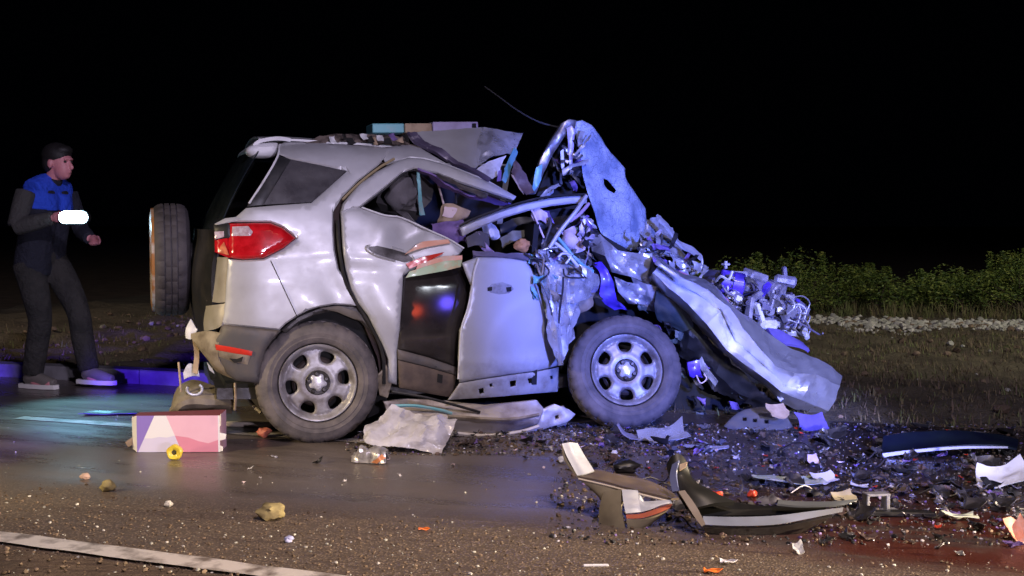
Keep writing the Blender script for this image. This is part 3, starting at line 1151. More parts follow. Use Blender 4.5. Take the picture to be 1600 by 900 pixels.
rdoor = body("rear_door", [(533, 330), (545, 322), (563, 324), (600, 336), (627, 340), (669, 359), (700, 373), (726, 388), (718, 399), (682, 412), (648, 421), (631, 431), (629, 465), (626, 510), (622, 555), (621, 602), (607, 598), (607, 562), (597, 536), (576, 494), (559, 472), (549, 452),
                           (541, 424), (536, 385)], PAINT, CAR, off=-.012, extra=rd_dent, step=7, roll=.014, rpx=4, ang=50)
tag(rdoor, "dented rear door with a bright crease")
body("window_frame", [(533, 333), (537, 318), (560, 290), (590, 268), (621, 252), (641, 246), (664, 248), (700, 258), (750, 278), (787, 295), (808, 307), (803, 313), (760, 299), (720, 286), (682, 271), (648, 263), (629, 270), (602, 293), (563, 324), (549, 327)], PAINT, rdoor, off=-.020, step=6, roll=.012, rpx=3.5, thick=.03)
tube("window_seal", [LB(565, 323, .0), LB(603, 294, .0), LB(630, 272, .0), LB(648, 266, 0), LB(682, 274, 0), LB(720, 289, .0), LB(760, 302, 0), LB(800, 316, 0)], .006, BLACKP, rdoor, 6)
tube("window_sill_strip", [LB(565, 324, -.014), LB(600, 336, -.014), LB(627, 340, -.01), LB(669, 359, -.01), LB(700, 373, -.016), LB(725, 388, -.016)], .005, WHITEP, rdoor, 6)
hd = body("door_handle", [(575, 386), (590, 384), (612, 389), (636, 396), (648, 407), (632, 410), (606, 403), (586, 396)], DARKMET, rdoor, off=-.018, step=5, roll=.0, thick=.004, extra=rd_dent)
ho = chaikin([(566, 386), (584, 380), (612, 384), (640, 393), (653, 408), (634, 413), (604, 407), (580, 399)], 2)
hi = chaikin([(575, 386), (590, 384), (612, 389), (638, 397), (647, 407), (632, 409), (606, 402), (586, 395)], 2)
body("handle_rim", ho, PAINT, rdoor, off=-.024, holes=[hi], step=4, roll=.010, rpx=3.5, thick=.012, extra=rd_dent)
# coloured reflections where the two doors meet, built as thin strips
patch("reflection_strip", [[LB(640, 392, -.03), LB(660, 378, -.035), LB(700, 374, -.03)], [LB(632, 398, -.03), LB(662, 387, -.035), LB(704, 380, -.03)]], SALMON, CAR, n=6, thick=.002, cr=(.01, 16, 6))
patch("reflection_strip", [[LB(634, 412, -.03), LB(662, 401, -.035), LB(694, 394, -.03)], [LB(640, 420, -.03), LB(664, 410, -.035), LB(690, 398, -.03)]], REDSTRIP, CAR, n=6, thick=.002, cr=(.008, 16, 7))
patch("reflection_strip", [[LB(652, 414, -.032), LB(690, 401, -.035), LB(722, 399, -.03)], [LB(650, 421, -.032), LB(690, 409, -.035), LB(722, 406, -.03)]], SALMON, CAR, n=6, thick=.002, cr=(.008, 16, 8))
patch("reflection_strip", [[LB(640, 424, -.030), LB(690, 409, -.033), LB(722, 406, -.028)], [LB(634, 434, -.03), LB(690, 424, -.033), LB(720, 417, -.028)]], GREENS, CAR, n=6, thick=.002, cr=(.008, 16, 9))

# front half of the rear door past the crease, its dark reflection painted black
def fold(x, y):
    return -.028 + .045 * (x - 626) / 100.0 + .030 * (545 - y) / 120.0


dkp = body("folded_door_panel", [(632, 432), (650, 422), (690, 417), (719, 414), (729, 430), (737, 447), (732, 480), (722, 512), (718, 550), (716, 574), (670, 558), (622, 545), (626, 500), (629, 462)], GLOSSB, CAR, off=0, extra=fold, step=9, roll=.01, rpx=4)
body("cladding_strip", [(622, 546), (670, 559), (716, 575), (713, 586), (668, 573), (623, 562)], TRIM, dkp, off=-.006, extra=fold, step=8, roll=.008, thick=.02)
body("lower_cladding", [(623, 563), (668, 574), (713, 587), (709, 622), (680, 617), (650, 611), (625, 606)], mat("muddy_cladding", (.07, .05, .04), .7, 0, dirt=((.14, .10, .07), 9, .4, .7), bump=(50, .4, .004)), dkp, off=.0, extra=fold, step=8, roll=.008, thick=.02)
body("cladding_hole", [(684, 584), (692, 586), (691, 599), (683, 597)], VOID, dkp, off=-.004, extra=fold, step=5, roll=.0, thick=.003)


# front door: hangs outward, turned to the right
def fd(x, y):
    arc = math.hypot(x - 850, (y - 560) * .9) - 88
    return -.075 + .16 * (x - 720) / 140.0 + .014 * g(x, y, 810, 540, 46) + .010 / (1 + math.exp(-arc / 3.0)) - .008 * math.exp(-((y - 566) / 7) ** 2) + .010 * g(x, y, 838, 545, 12) + (.06 * max(0, (x - 830) / 40) ** 2) + .006 * crump((x / 300, 0, y / 300), 4, 31)


fdoor = body("front_door", [(723, 411), (747, 402), (790, 403), (824, 407), (836, 428), (846, 460), (853, 490), (858, 515), (864, 540), (874, 572), (840, 580), (800, 585), (755, 592), (719, 598), (717, 560), (719, 517), (727, 495), (733, 478), (737, 447), (730, 430)], PAINT, CAR, off=0, extra=fd, step=7, roll=.012, rpx=4, ang=50)
tag(fdoor, "bent front door with a bare handle recess")
body("sill_flange", [(719, 599), (755, 593), (800, 586), (840, 581), (874, 574), (872, 612), (835, 615), (780, 620), (701, 625), (708, 615)], mat("primer_grey_flange", (.42, .41, .40), .5, .2, dirt=((.25, .22, .19), 12, .45, .7)), fdoor, off=.004, extra=fd, step=7, roll=.006, rpx=3,
     holes=[[(748, 608), (756, 606), (757, 614), (750, 616)], [(765, 600), (770, 599), (770, 604), (766, 605)], [(797, 596), (807, 594), (806, 603), (798, 605)], [(825, 592), (835, 590), (835, 598), (827, 600)], [(860, 588), (864, 587), (864, 592), (861, 593)]])
hr = body("handle_recess", [(760, 451), (768, 443), (785, 440), (800, 445), (804, 452), (796, 459), (780, 461), (766, 458)], mat("recess_shade_grey", (.34, .34, .36), .4, .2, dirt=((.22, .21, .21), 30, .45, .7)), fdoor, off=-.003, extra=fd, step=4, roll=.004, rpx=3, thick=.006)  # flush oval, the shade of the recess is put into its grey
for q in ([(762, 449), (769, 448), (769, 454), (762, 455)], [(791, 449), (799, 448), (799, 455), (792, 456)]):
    body("recess_hole", q, VOID, fdoor, off=-.006, extra=fd, step=3, roll=.0, thick=.003)
# bright hem of the front door
tube("door_hem", [LB(748, 404, -.06), LB(741, 425, -.062), LB(738, 447, -.064), LB(731, 482, -.07), LB(721, 514, -.08), LB(718, 560, -.08), LB(716, 592, -.08)], .006, WHITEP, fdoor, 6)
# bent window frame of the front door, sweeping up to the windscreen
fo = [(719, 355), (740, 345), (780, 330), (820, 318), (860, 310), (895, 306), (918, 306), (918, 318), (895, 318), (862, 322), (824, 330), (784, 342), (748, 357), (724, 369)]
flat("front_window_frame", fo, lambda x, y: .02 + .12 * (x - 719) / 200, PAINT, CAR, step=6, roll=.012, rpx=4, thick=.035)
tube("front_window_seal", [L(718, 353, .01), L(740, 342, .02), L(780, 327, .04), L(820, 315, .07), L(860, 307, .09), L(918, 303, .13)], .007, BLACKP, CAR, 6)

# ---- black inside of door gaps, cabin shell and far flank (dark, unlit)
body("door_gap_lining", [(521, 330), (535, 305), (560, 280), (595, 254), (625, 248), (600, 275), (566, 310), (545, 332), (545, 390), (552, 440), (575, 480), (600, 530), (612, 560), (612, 604), (596, 600), (590, 560), (570, 510), (552, 478), (530, 430), (521, 370)], mat("rust_brown_gap", (.035, .018, .014), .8, 0, dirt=((.02, .012, .012), 10, .4, .7)), CAR, off=.045, step=12, roll=0, thick=.02)
tube("door_seal", [LB(527, 345, .012), LB(530, 390, .012), LB(540, 440, .012), LB(560, 478, .012), LB(585, 520, .012), LB(598, 555, .012), LB(600, 600, .012)], .010, BLACKP, CAR, 6)
tube("gap_edge", [LB(535, 312, .0), LB(560, 287, .0), LB(592, 262, .0), LB(616, 248, .0)], .007, mat("ochre_sealant", (.30, .23, .12), .6), CAR, 6)
far = [[pt(u, w_, z) for u in (u0, .0, .6, 1.1, 1.5)] for z, w_, u0 in ((.25, 1.68, -.42), (.6, 1.73, -.45), (1.0, 1.72, -.45), (1.3, 1.6, -.33), (1.55, 1.46, -.2))]
patch("far_flank", far, PAINT, CAR, n=4, thick=-.02)
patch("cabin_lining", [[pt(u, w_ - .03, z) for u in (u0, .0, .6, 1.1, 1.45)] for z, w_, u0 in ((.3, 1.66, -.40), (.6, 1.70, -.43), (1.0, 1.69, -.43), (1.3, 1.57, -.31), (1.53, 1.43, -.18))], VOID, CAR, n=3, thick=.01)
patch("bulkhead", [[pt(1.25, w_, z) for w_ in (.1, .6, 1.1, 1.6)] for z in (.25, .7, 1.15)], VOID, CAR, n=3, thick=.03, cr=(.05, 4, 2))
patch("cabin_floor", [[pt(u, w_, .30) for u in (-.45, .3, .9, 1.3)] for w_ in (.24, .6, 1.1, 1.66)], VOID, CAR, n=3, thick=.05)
patch("underbody", [[pt(u, w_, .27) for u in (-.50, .1, .7, 1.5)] for w_ in (.22, .6, 1.1, 1.6)], DARKMET, CAR, n=4, thick=.06, cr=(.04, 6, 3))
# roof skin
patch("roof_panel", [[pt(u, w_, z - .10 * max(0, u - .2)) for u in (-.25, .0, .3, .6)] for w_, z in ((.43, 1.604), (.6, 1.625), (.9, 1.635), (1.2, 1.625), (1.42, 1.59))], PAINT, CAR, n=5, thick=-.012, cr=(.02, 3, 1))

# ---- wheel arch
body("wheel_arch_liner", [(440, 514), (465, 492), (498, 478), (556, 476), (575, 496), (598, 540), (606, 575), (604, 640), (560, 660), (480, 620), (410, 640), (404, 600), (410, 560)], VOID, CAR, off=.10, step=14, roll=0, thick=.02)
body("arch_lip", [(440, 516), (465, 494), (498, 480), (522, 476), (557, 477), (575, 496), (590, 522), (584, 526), (566, 505), (550, 492), (520, 486), (494, 492), (468, 504), (447, 521)], DARKMET, CAR, off=.03, step=6, roll=.01, thick=.02)
body("arch_flap", [(498, 481), (530, 478), (560, 488), (572, 505), (556, 500), (528, 488)], mat("grey_brown_flap", (.15, .13, .11), .7, 0, dirt=((.08, .065, .05), 10, .4, .7)), CAR, off=.012, step=5, roll=.006)

# ---- sill and crushed rocker
flat("torn_sill", [(600, 628), (640, 624), (700, 627), (760, 634), (800, 630), (840, 626), (852, 640), (838, 668), (800, 676), (750, 680), (712, 676), (690, 660), (640, 648), (604, 640)], lambda x, y: .02 + .03 * math.sin((y - 620) / 7.0), mat("chalky_sill", (.46, .41, .36), .55, .15, dirt=((.24, .19, .15), 8, .45, .7), bump=(40, .3, .004)), CAR, step=6, roll=.01, thick=.03, cr=(.02, 9, 4))
flat("torn_sill_flange", [(838, 668), (848, 640), (868, 632), (890, 640), (900, 648), (884, 660), (860, 668), (826, 677)], .03, mat("bent_white_flange", (.58, .54, .48), .5, .2, dirt=((.32, .27, .22), 10, .45, .7)), CAR, step=5, roll=.008, thick=.02, cr=(.05, 10, 2), holes=[[(868, 650), (873, 648), (874, 654), (869, 656)]])
flat("sill_bracket", [(862, 640), (880, 634), (892, 648), (886, 664), (872, 668), (866, 656)], .1, TAN, CAR, step=5, roll=.006, thick=.02, cr=(.05, 12, 7), holes=[[(872, 646), (880, 644), (880, 652), (874, 654)]])
tube("sill_cable", [L(612, 612, -.02), L(660, 620, -.03), L(700, 630, -.03), L(750, 644, -.01)], .008, BLACKP, CAR, 6)
tube("sill_lip", [L(700, 650, -.015), L(750, 654, -.015), L(800, 655, -.015), L(842, 648, -.015)], .010, TAN, CAR, 6)
tube("sill_lip", [L(712, 677, -.01), L(760, 681, -.01), L(812, 675, -.01), L(842, 666, -.01)], .012, bpy.data.materials["bent_white_flange"], CAR, 6)
tube("sill_lip", [L(612, 634, -.015), L(650, 634, -.015), L(690, 641, -.015), L(706, 646, -.015)], .009, CYANP, CAR, 6)
flat("torn_sill_piece", [(590, 585), (604, 570), (612, 600), (606, 622), (594, 618)], .04, TAN, CAR, step=5, roll=.005, thick=.01, cr=(.03, 14, 3))

# ---- wheels
TYRE = [(.207, .022), (.213, .008), (.222, .002), (.238, -.003), (.243, -.001), (.262, -.004), (.267, -.001), (.286, .002), (.300, .010), (.310, .020), (.318, .034), (.322, .048), (.3225, .060), (.314, .0605), (.314, .067), (.3232, .0675), (.3235, .094), (.314, .0945), (.314, .102), (.3235, .1025),
        (.323, .128), (.314, .1285), (.314, .135), (.3225, .1355), (.320, .160), (.310, .180), (.286, .197), (.240, .204), (.210, .190)]


def treadmod(i, k, r):
    if r > .309:
        if i in (9, 10, 11, 12, 23, 24):
            return r - (.006 if k % 5 == 0 else 0)
        if i in (15, 16, 19, 20):
            return r - (.005 if (k + 2) % 5 == 0 else 0)
    return r


def make_wheel():
    wl = empty("wheel", parent=CAR)
    lathe("tyre", TYRE, RUBBER, wl, 150, treadmod, ang=28)
    # pressed steel disc with six windows
    outl = [(204 * math.cos(2 * math.pi * i / 72), 204 * math.sin(2 * math.pi * i / 72)) for i in range(72)]
    holes = []
    for k in range(6):
        a0 = rad(60 * k + 21)
        h = []
        for q in range(18):
            t = 2 * math.pi * q / 18
            ct, st = math.cos(t), math.sin(t)
            rr = 137 + 30 * math.copysign(abs(ct) ** .75, ct)
            tw = 36 * (rr / 137) * math.copysign(abs(st) ** .75, st)
            h.append((rr * math.cos(a0) - tw * math.sin(a0), rr * math.sin(a0) + tw * math.cos(a0)))
        holes.append(h)
    D = [(0, .034), (52, .034), (60, .030), (84, .026), (112, .030), (160, .034), (172, .040), (180, .034), (186, .018), (194, .010), (200, .008), (205, .014)]

    def fn(x, y):
        r = math.hypot(x, y)
        for (a, b_), (c, d) in zip(D, D[1:]):
            if r <= c:
                t = (r - a) / (c - a)
                dep = b_ + (d - b_) * t * t * (3 - 2 * t)
                break
        else:
            dep = .014
        hd_ = min(dseg(x, y, h[i], h[(i + 1) % len(h)]) for h in holes for i in range(0, len(h)))
        if hd_ < 9:
            dep += .012 * (1 - hd_ / 9) ** 2
        return V((x / 1000, dep, y / 1000))
    sheet("rim", outl, fn, RIMM, wl, holes=holes, step=9, thick=.004, roll=0, ang=45, rim=3)
    lathe("rim_barrel", [(.207, .016), (.198, .05), (.178, .09), (.176, .18), (.20, .198)], DARKMET, wl, 48)
    lathe("brake_drum", [(.001, .075), (.12, .078), (.132, .09), (.135, .15)], mat("rusty_drum", (.06, .04, .032), .7, .3, dirt=((.02, .016, .014), 14, .4, .7)), wl, 40)
    star = [( (42 + 6 * max(-1, min(1, 1.5 * math.cos(5 * t)))) * math.cos(t), (42 + 6 * max(-1, min(1, 1.5 * math.cos(5 * t)))) * math.sin(t)) for t in [2 * math.pi * i / 60 for i in range(60)]]
    sheet("hub_cap", star, lambda x, y: V((x / 1000, .012 + .000004 * (x * x + y * y), y / 1000)), CAPM, wl, step=8, thick=.02, roll=.006, rpx=6, ang=40, rim=2)
    lathe("hub_seat", [(.003, .031), (.055, .030), (.062, .026), (.066, .029)], DARKMET, wl, 40)
    for k in range(5):
        a = rad(72 * k + 36)
        v, f = lathe_geo([(.001, .012), (.008, .012), (.0105, .016), (.0105, .034)], 8)
        mk("lug_nut", [p + V((.048 * math.cos(a), 0, .048 * math.sin(a))) for p in v], f, DARKMET, wl, ang=30)
    return wl


wh = make_wheel()
wh.location = (.003, .0, .318)
wh.rotation_euler = (rad(-1), rad(12), rad(-4))
wh2 = wh.copy()
COL.objects.link(wh2)
wh2.parent = CAR
for ch in wh.children:
    c = ch.copy()
    COL.objects.link(c)
    c.parent = wh2
fp = L(980, 577, -.03)
wh2.location = tuple(fp)
wh2.rotation_euler = (rad(-17), rad(-8), rad(-9))
tag(wh2, "front wheel kicked out, leaning back at the top")
for nm, u in (("far_wheel", .0), ("far_wheel", 1.5)):
    lathe("wheel", [(.10, .02), (.30, .0), (.325, .04), (.325, .16), (.30, .2), (.1, .18)], RUBBER, CAR, 40, loc=(u, 1.5, .32))
# spare wheel on the back
sw = empty("spare_wheel", parent=CAR)
sw.location = (-.615, .93, .945)
sw.rotation_euler = (0, rad(0), rad(-90 + 180))
lathe("spare_tyre", [(r, y) for r, y in TYRE], mat("spare_tyre_rubber", (.058, .050, .056), .7, 0, dirt=((.022, .019, .021), 9, .4, .7), bump=(60, .3, .004)), sw, 120, treadmod, ang=28)
lathe("spare_cover", [(.001, -.012), (.15, -.014), (.25, -.014), (.295, -.006), (.30, .02)], mat("orange_spare_cover", (.30, .13, .04), .4, 0, dirt=((.40, .38, .36), 4, .52, .6), coat=.3), sw, 60)
sw.rotation_euler = (0, 0, rad(-90))
lathe("spare_mount", [(.001, .17), (.085, .17), (.09, .175), (.11, .30), (.15, .33), (.15, .36)], DARKMET, sw, 32)
lathe("spare_rim", [(.207, .02), (.195, .06), (.18, .12), (.10, .15), (.02, .15)], DARKMET, sw, 48)
sw.location = (-.81, .93, .945)

# ---- cabin contents seen through the side
def jk(name, rows, m, cr=(.02, 12, 1), n=5, thick=.006, jag=.006, label=None):
    o = patch(name, [[L(*p) for p in r] for r in rows], m, CAR, n=n, thick=thick, cr=cr, jag=jag)
    if label:
        o["label"] = label
    return o


st = jk("rear_seat", [[(596, 330, .45), (606, 296, .5), (618, 282, .55)], [(620, 336, .40), (632, 300, .45), (642, 288, .5)], [(650, 344, .40), (655, 322, .46), (656, 300, .52)]], FABRIC, (.02, 8, 2), thick=.10)
v, f = rock_geo(.10, 3, .9, 2)
mk("head_restraint", [V((q.x * .75, q.y * .6, q.z * 1.05)) + L(628, 322, .27) for q in v], f, mat("head_restraint_fabric", (.13, .12, .13), .9, 0, dirt=((.07, .065, .07), 8, .4, .7)), CAR, ang=60)
jk("seat_cover", [[(610, 320, .36), (618, 330, .34), (640, 345, .36)], [(622, 318, .34), (632, 328, .32), (650, 350, .36)]], mat("pale_seat_cover", (.20, .19, .2), .8, 0, dirt=((.10, .09, .1), 8, .4, .7)), (.02, 12, 3))
jk("pillar_trim", [[(651, 268, .22), (656, 267, .22)], [(652, 300, .24), (658, 300, .24)], [(655, 335, .28), (664, 336, .28)]], CYANP, (.006, 14, 1), label="pale teal pillar trim")
jk("torn_headliner", [[(652, 264, .14), (690, 280, .15), (725, 300, .16), (770, 308, .16), (798, 318, .16)], [(654, 267, .2), (688, 288, .2), (718, 301, .2), (760, 314, .2), (792, 322, .2)]], PURPLE, (.03, 9, 4), thick=.01)
jk("torn_lining_edge", [[(684, 270, .12), (730, 290, .12), (764, 302, .12)], [(684, 275, .14), (728, 296, .14), (760, 309, .14)]], BARE, (.02, 14, 8))
tube("seat_belt", [L(682, 278, .3), L(688, 300, .3), L(694, 322, .28)], .006, PINKW, CAR)
tube("seat_belt", [L(712, 300, .32), L(713, 318, .32)], .006, FABRIC, CAR)
jk("torn_box_panel", [[(692, 322, .24), (702, 318, .22), (736, 330, .22)], [(686, 342, .24), (700, 342, .2), (730, 338, .22)], [(684, 352, .26), (700, 352, .22), (716, 346, .24)]], TANP, (.02, 10, 3))
jk("crumpled_paper", [[(694, 322, .2), (716, 326, .2)], [(690, 338, .2), (706, 340, .2)]], PINKW, (.02, 14, 5))
jk("violet_cushion", [[(680, 356, .22), (700, 352, .18), (720, 350, .18)], [(686, 362, .2), (702, 366, .16), (722, 366, .16)], [(700, 372, .2), (712, 376, .16), (728, 378, .18)]], PURPLE, (.02, 10, 5), thick=.05)
jk("door_lining_scrap", [[(726, 372, .06), (746, 362, .08), (762, 366, .1)], [(730, 386, .06), (748, 384, .06), (764, 392, .1)]], FABRIC, (.03, 12, 5))
jk("pink_trim_strip", [[(744, 361, .08), (752, 368, .08), (762, 384, .08), (772, 394, .08)], [(734, 378, .1), (746, 382, .1), (754, 390, .1), (764, 394, .1)]], mat("dusty_pink_trim", (.46, .32, .40), .5, 0, dirt=((.2, .14, .2), 12, .45, .7)), (.02, 12, 6))
jk("airbag", [[(754, 348, .2), (762, 344, .16), (776, 356, .2)], [(758, 364, .18), (768, 364, .13), (778, 362, .2)], [(768, 370, .2), (774, 370, .18), (778, 368, .2)]], WHITEP, (.03, 16, 7))
jk("steering_column", [[(782, 372, .3), (800, 364, .28), (822, 360, .3)], [(786, 388, .28), (804, 378, .26), (824, 368, .3)]], mat("olive_lever", (.20, .18, .12), .6, 0, dirt=((.1, .09, .06), 10, .4, .7)), (.02, 12, 2), thick=.02)
v, f = rock_geo(.045, 9, .8, 2)
mk("orange_foam_lump", [q + L(816, 386, .12) - V((0, 0, .02)) for q in v], f, ORANGEF, CAR, ang=60)
jk("door_sill_lining", [[(736, 396, .05), (780, 398, .05), (826, 398, .06)], [(738, 403, .03), (780, 405, .03), (824, 407, .05)]], mat("mauve_door_top", (.16, .13, .17), .5, 0, dirt=((.08, .07, .09), 10, .4, .7)), (.015, 12, 2), thick=.02)
jk("dashboard", [[(838, 344, .3), (860, 330, .3), (884, 330, .3), (908, 330, .34)], [(836, 372, .3), (858, 362, .24), (884, 356, .22), (910, 354, .3)], [(838, 398, .26), (862, 394, .22), (886, 384, .22), (912, 376, .3)]], DARKMET, (.06, 9, 3), thick=.02)
jk("airbag", [[(832, 334, .16), (842, 328, .14), (852, 334, .16)], [(836, 346, .14), (846, 344, .11), (856, 350, .15)]], PINKW, (.03, 16, 2))
jk("violet_lining_scrap", [[(850, 328, .18), (858, 330, .16)], [(856, 344, .16), (866, 350, .16)]], PURPLE, (.02, 14, 2))
jk("instrument_panel", [[(780, 352, .42), (806, 342, .4), (830, 340, .4)], [(786, 372, .4), (810, 368, .36), (834, 368, .38)]], BLACKP, (.05, 9, 3), thick=.02)

# ---- crushed roof front, thrown up
def rp(name, rows, mt, cr=(.03, 7, 1), n=6, thick=.004, jag=.004, m=None, lin=False, ang=32):
    return patch(name, [[L(*p) for p in r] for r in rows], mt, CAR, n=n, m=m, thick=thick, cr=cr, jag=jag, lin=lin, ang=ang)


body("roof_side", [(590, 231), (612, 229), (637, 224), (652, 227), (676, 242), (699, 256), (730, 268), (760, 280), (788, 296), (750, 279), (700, 259), (664, 249), (641, 247), (621, 252), (605, 258)], PAINT, CAR, off=.015, step=6, roll=.01, cr=(.012, 8, 2))
rr_ = rp("roof_rail", [[(476, 219, .44), (500, 214, .46), (540, 211, .48), (590, 209, .50), (640, 212, .5)], [(478, 221, .40), (502, 222, .41), (542, 224, .42), (590, 226, .42), (640, 226, .42)]], mat("torn_roof_lining", (.20, .155, .13), .7, .1, dirt=((.04, .03, .028), 14, .42, .6)), (.05, 9, 5), jag=.012)
for px, py, c_ in ((520, 217, WHITEP), (540, 216, DARKMET), (568, 213, WHITEP), (578, 217, VOID), (594, 216, WHITEP), (604, 220, VOID), (614, 214, PURPLE), (626, 220, TANP), (548, 220, VOID), (586, 221, TANP), (634, 216, VOID)):
    sx = random.uniform(4, 9)
    rp("roof_fragment", [[(px - sx, py - 4, .40), (px + sx * .5, py - 5, .38)], [(px - sx * .4, py + 5, .38), (px + sx, py + 4, .36)]], c_, (.03, 18, px), n=4, jag=.012)
rp("roof_flap", [[(646, 208, .52), (668, 206, .54), (700, 204, .56), (737, 201, .58), (757, 200, .58)], [(668, 226, .42), (690, 226, .43), (712, 224, .45), (736, 222, .46), (752, 222, .46)], [(740, 266, .24), (742, 264, .26), (744, 262, .28), (746, 260, .3), (748, 258, .3)]], PAINT, (.012, 5, 3), n=7)
rp("roof_flap_front", [[(754, 200, .57), (770, 200, .56), (790, 206, .54), (816, 211, .54)], [(748, 224, .46), (768, 222, .42), (790, 222, .44), (808, 230, .44)], [(742, 262, .28), (762, 250, .34), (782, 242, .36), (807, 238, .42)]], PAINT_C, (.05, 8, 9), n=7, lin=2, ang=15)
rp("roof_flap_fold", [[(744, 264, .28), (766, 252, .33), (790, 243, .37)], [(752, 272, .26), (768, 264, .3), (784, 256, .34)], [(768, 281, .22), (773, 278, .26), (778, 272, .3)]], WHITEP, (.015, 8, 4), n=5)
rp("roof_cross_beam", [[(637, 206, .40), (655, 222, .36), (690, 244, .29), (728, 262, .23), (764, 282, .17)], [(650, 206, .42), (668, 222, .38), (700, 241, .30), (736, 260, .24), (768, 279, .19)]], mat("violet_grey_beam", (.11, .09, .15), .5, .3, dirt=((.34, .3, .36), 16, .6, .68)), (.03, 9, 6), n=6, thick=.02)
rp("torn_roof_edge", [[(805, 230, .42), (794, 254, .36), (783, 282, .28)], [(810, 238, .44), (800, 262, .38), (790, 286, .3)]], CYANP, (.02, 10, 5))
rp("violet_roof_scrap", [[(778, 268, .24), (784, 266, .24)], [(776, 284, .2), (783, 283, .2)]], PURPLE, (.01, 10, 5))
rp("pillar_stump", [[(806, 250, .3), (814, 262, .28), (828, 284, .26), (836, 300, .24)], [(800, 270, .3), (806, 282, .26), (814, 294, .24), (822, 304, .22)]], mat("brown_pillar_lining", (.10, .06, .05), .7, 0, dirt=((.2, .14, .11), 14, .5, .65)), (.04, 10, 5), jag=.01)
rp("pillar_splinter", [[(798, 272, .24), (802, 274, .24)], [(812, 296, .22), (818, 304, .22)]], TANP, (.01, 10, 3))

# ---- windscreen folded up into a tower
wsc = flat("shattered_windscreen", [(900, 190), (912, 187), (926, 195), (938, 212), (946, 226), (962, 244), (978, 262), (980, 280), (994, 302), (1011, 326), (1012, 342), (1006, 366), (1001, 390), (985, 392), (966, 384), (950, 377), (940, 362), (932, 344), (924, 322), (916, 298), (911, 262), (906, 228), (899, 204)],
           lambda x, y: .40 + .35 * max(0, (x - 905)) / 100 - .10 * (y - 187) / 200, CRAZE, CAR, step=6, roll=.012, rpx=4, thick=.008, cr=(.05, 6, 3),
           holes=[[(945, 279), (951, 281), (958, 288), (965, 297), (962, 302), (952, 296), (946, 288)]], ang=60)
tag(wsc, "crazed windscreen folded upright, with a hole")
flat("pillar_frame", [(879, 192), (890, 186), (902, 188), (899, 200), (888, 204), (874, 226), (860, 250), (848, 276), (838, 303), (828, 304), (832, 280), (846, 248), (862, 218)], .38, BARE, CAR, step=6, roll=.008, thick=.03, cr=(.03, 10, 4))
flat("pillar_lining", [(886, 200), (900, 192), (908, 240), (914, 290), (918, 304), (870, 308), (838, 306), (852, 272), (868, 236)], .58, VOID, CAR, step=10, roll=0, thick=.02, cr=(.08, 8, 4))
flat("torn_pillar_strip", [(886, 200), (893, 196), (898, 204), (897, 232), (894, 264), (890, 262), (889, 232)], .36, mat("lilac_metal_strip", (.56, .50, .60), .4, .3, dirt=((.25, .2, .28), 12, .45, .7)), CAR, step=5, roll=.004, thick=.008, cr=(.03, 12, 2))
flat("torn_pillar_strip", [(876, 236), (881, 232), (882, 260), (878, 264)], .38, WHITEP, CAR, step=5, roll=.002, thick=.006, cr=(.02, 12, 3))
flat("torn_pillar_strip", [(838, 262), (848, 256), (846, 280), (834, 300), (830, 298)], .34, CYANP, CAR, step=5, roll=.003, thick=.008, cr=(.03, 12, 5))
rnd = random.Random(21)
for k in range(26):
    x, y = rnd.uniform(850, 908), rnd.uniform(250, 302)
    if x < 905 - (302 - y) * .9:
        continue
    sx, sy = rnd.uniform(6, 16), rnd.uniform(4, 12)
    wd = rnd.uniform(.40, .54)
    rp("torn_scrap", [[(x - sx, y - sy, wd), (x + rnd.uniform(-4, 4), y - sy * .6, wd - .03), (x + sx * .7, y - sy * .3, wd)], [(x - sx * .6, y + sy * .4, wd - .03), (x, y + sy * .5, wd - .05), (x + sx, y + sy, wd)]],
       rnd.choice([DARKMET, PURPLE, BARE, BLACKP, DARKMET]), (.05, 14, k), n=3, jag=.012)
aerial = tube("aerial", [L(757, 135, .6), L(778, 150, .6), L(805, 170, .6), L(832, 186, .6), L(856, 195, .6), L(880, 200, .55)], [.0035, .0045, .006], mat("aerial_rubber", (.04, .04, .04), .6), CAR, 6, 5)

# ---- bonnet remains right of the windscreen
rp("bonnet_remnant", [[(1000, 356, .7), (1014, 342, .75), (1030, 340, .8), (1046, 358, .85), (1062, 380, .9)], [(1000, 388, .55), (1018, 374, .6), (1036, 380, .65), (1054, 396, .7), (1076, 410, .75)], [(1006, 402, .45), (1030, 404, .5), (1050, 414, .55), (1066, 424, .6), (1090, 428, .65)]], PAINT_C, (.10, 8, 12), n=7, jag=.01, lin=2, ang=15)
rp("bonnet_edge", [[(1024, 338, .6), (1044, 354, .6), (1060, 378, .6), (1078, 388, .6), (1096, 402, .6)], [(1028, 346, .56), (1046, 364, .56), (1062, 386, .56), (1078, 396, .56), (1094, 408, .56)]], PAINT, (.02, 9, 3), n=5, thick=.015)
tube("bonnet_hinge", [L(1096, 402, .58), L(1097, 412, .58), L(1092, 424, .58), L(1080, 428, .55)], .008, PAINT, CAR)
for k in range(20):
    x, y = rnd.uniform(1000, 1090), 0
    y = 372 + (x - 1000) * .42 + rnd.uniform(-4, 26)
    sx, sy = rnd.uniform(5, 15), rnd.uniform(4, 10)
    wd = rnd.uniform(.36, .5)
    rp("torn_scrap", [[(x - sx, y - sy, wd), (x + sx * .7, y - sy * .3, wd - .02)], [(x - sx * .6, y + sy * .4, wd - .03), (x + sx, y + sy, wd)]], rnd.choice([PAINT_C, PURPLE, BARE, DARKMET, PAINT_C]), (.05, 12, k + 40), n=4, jag=.01)

def zo(p):
    return L(820 + p[0] / 1.8, 172 + p[1] / 1.8, p[2])


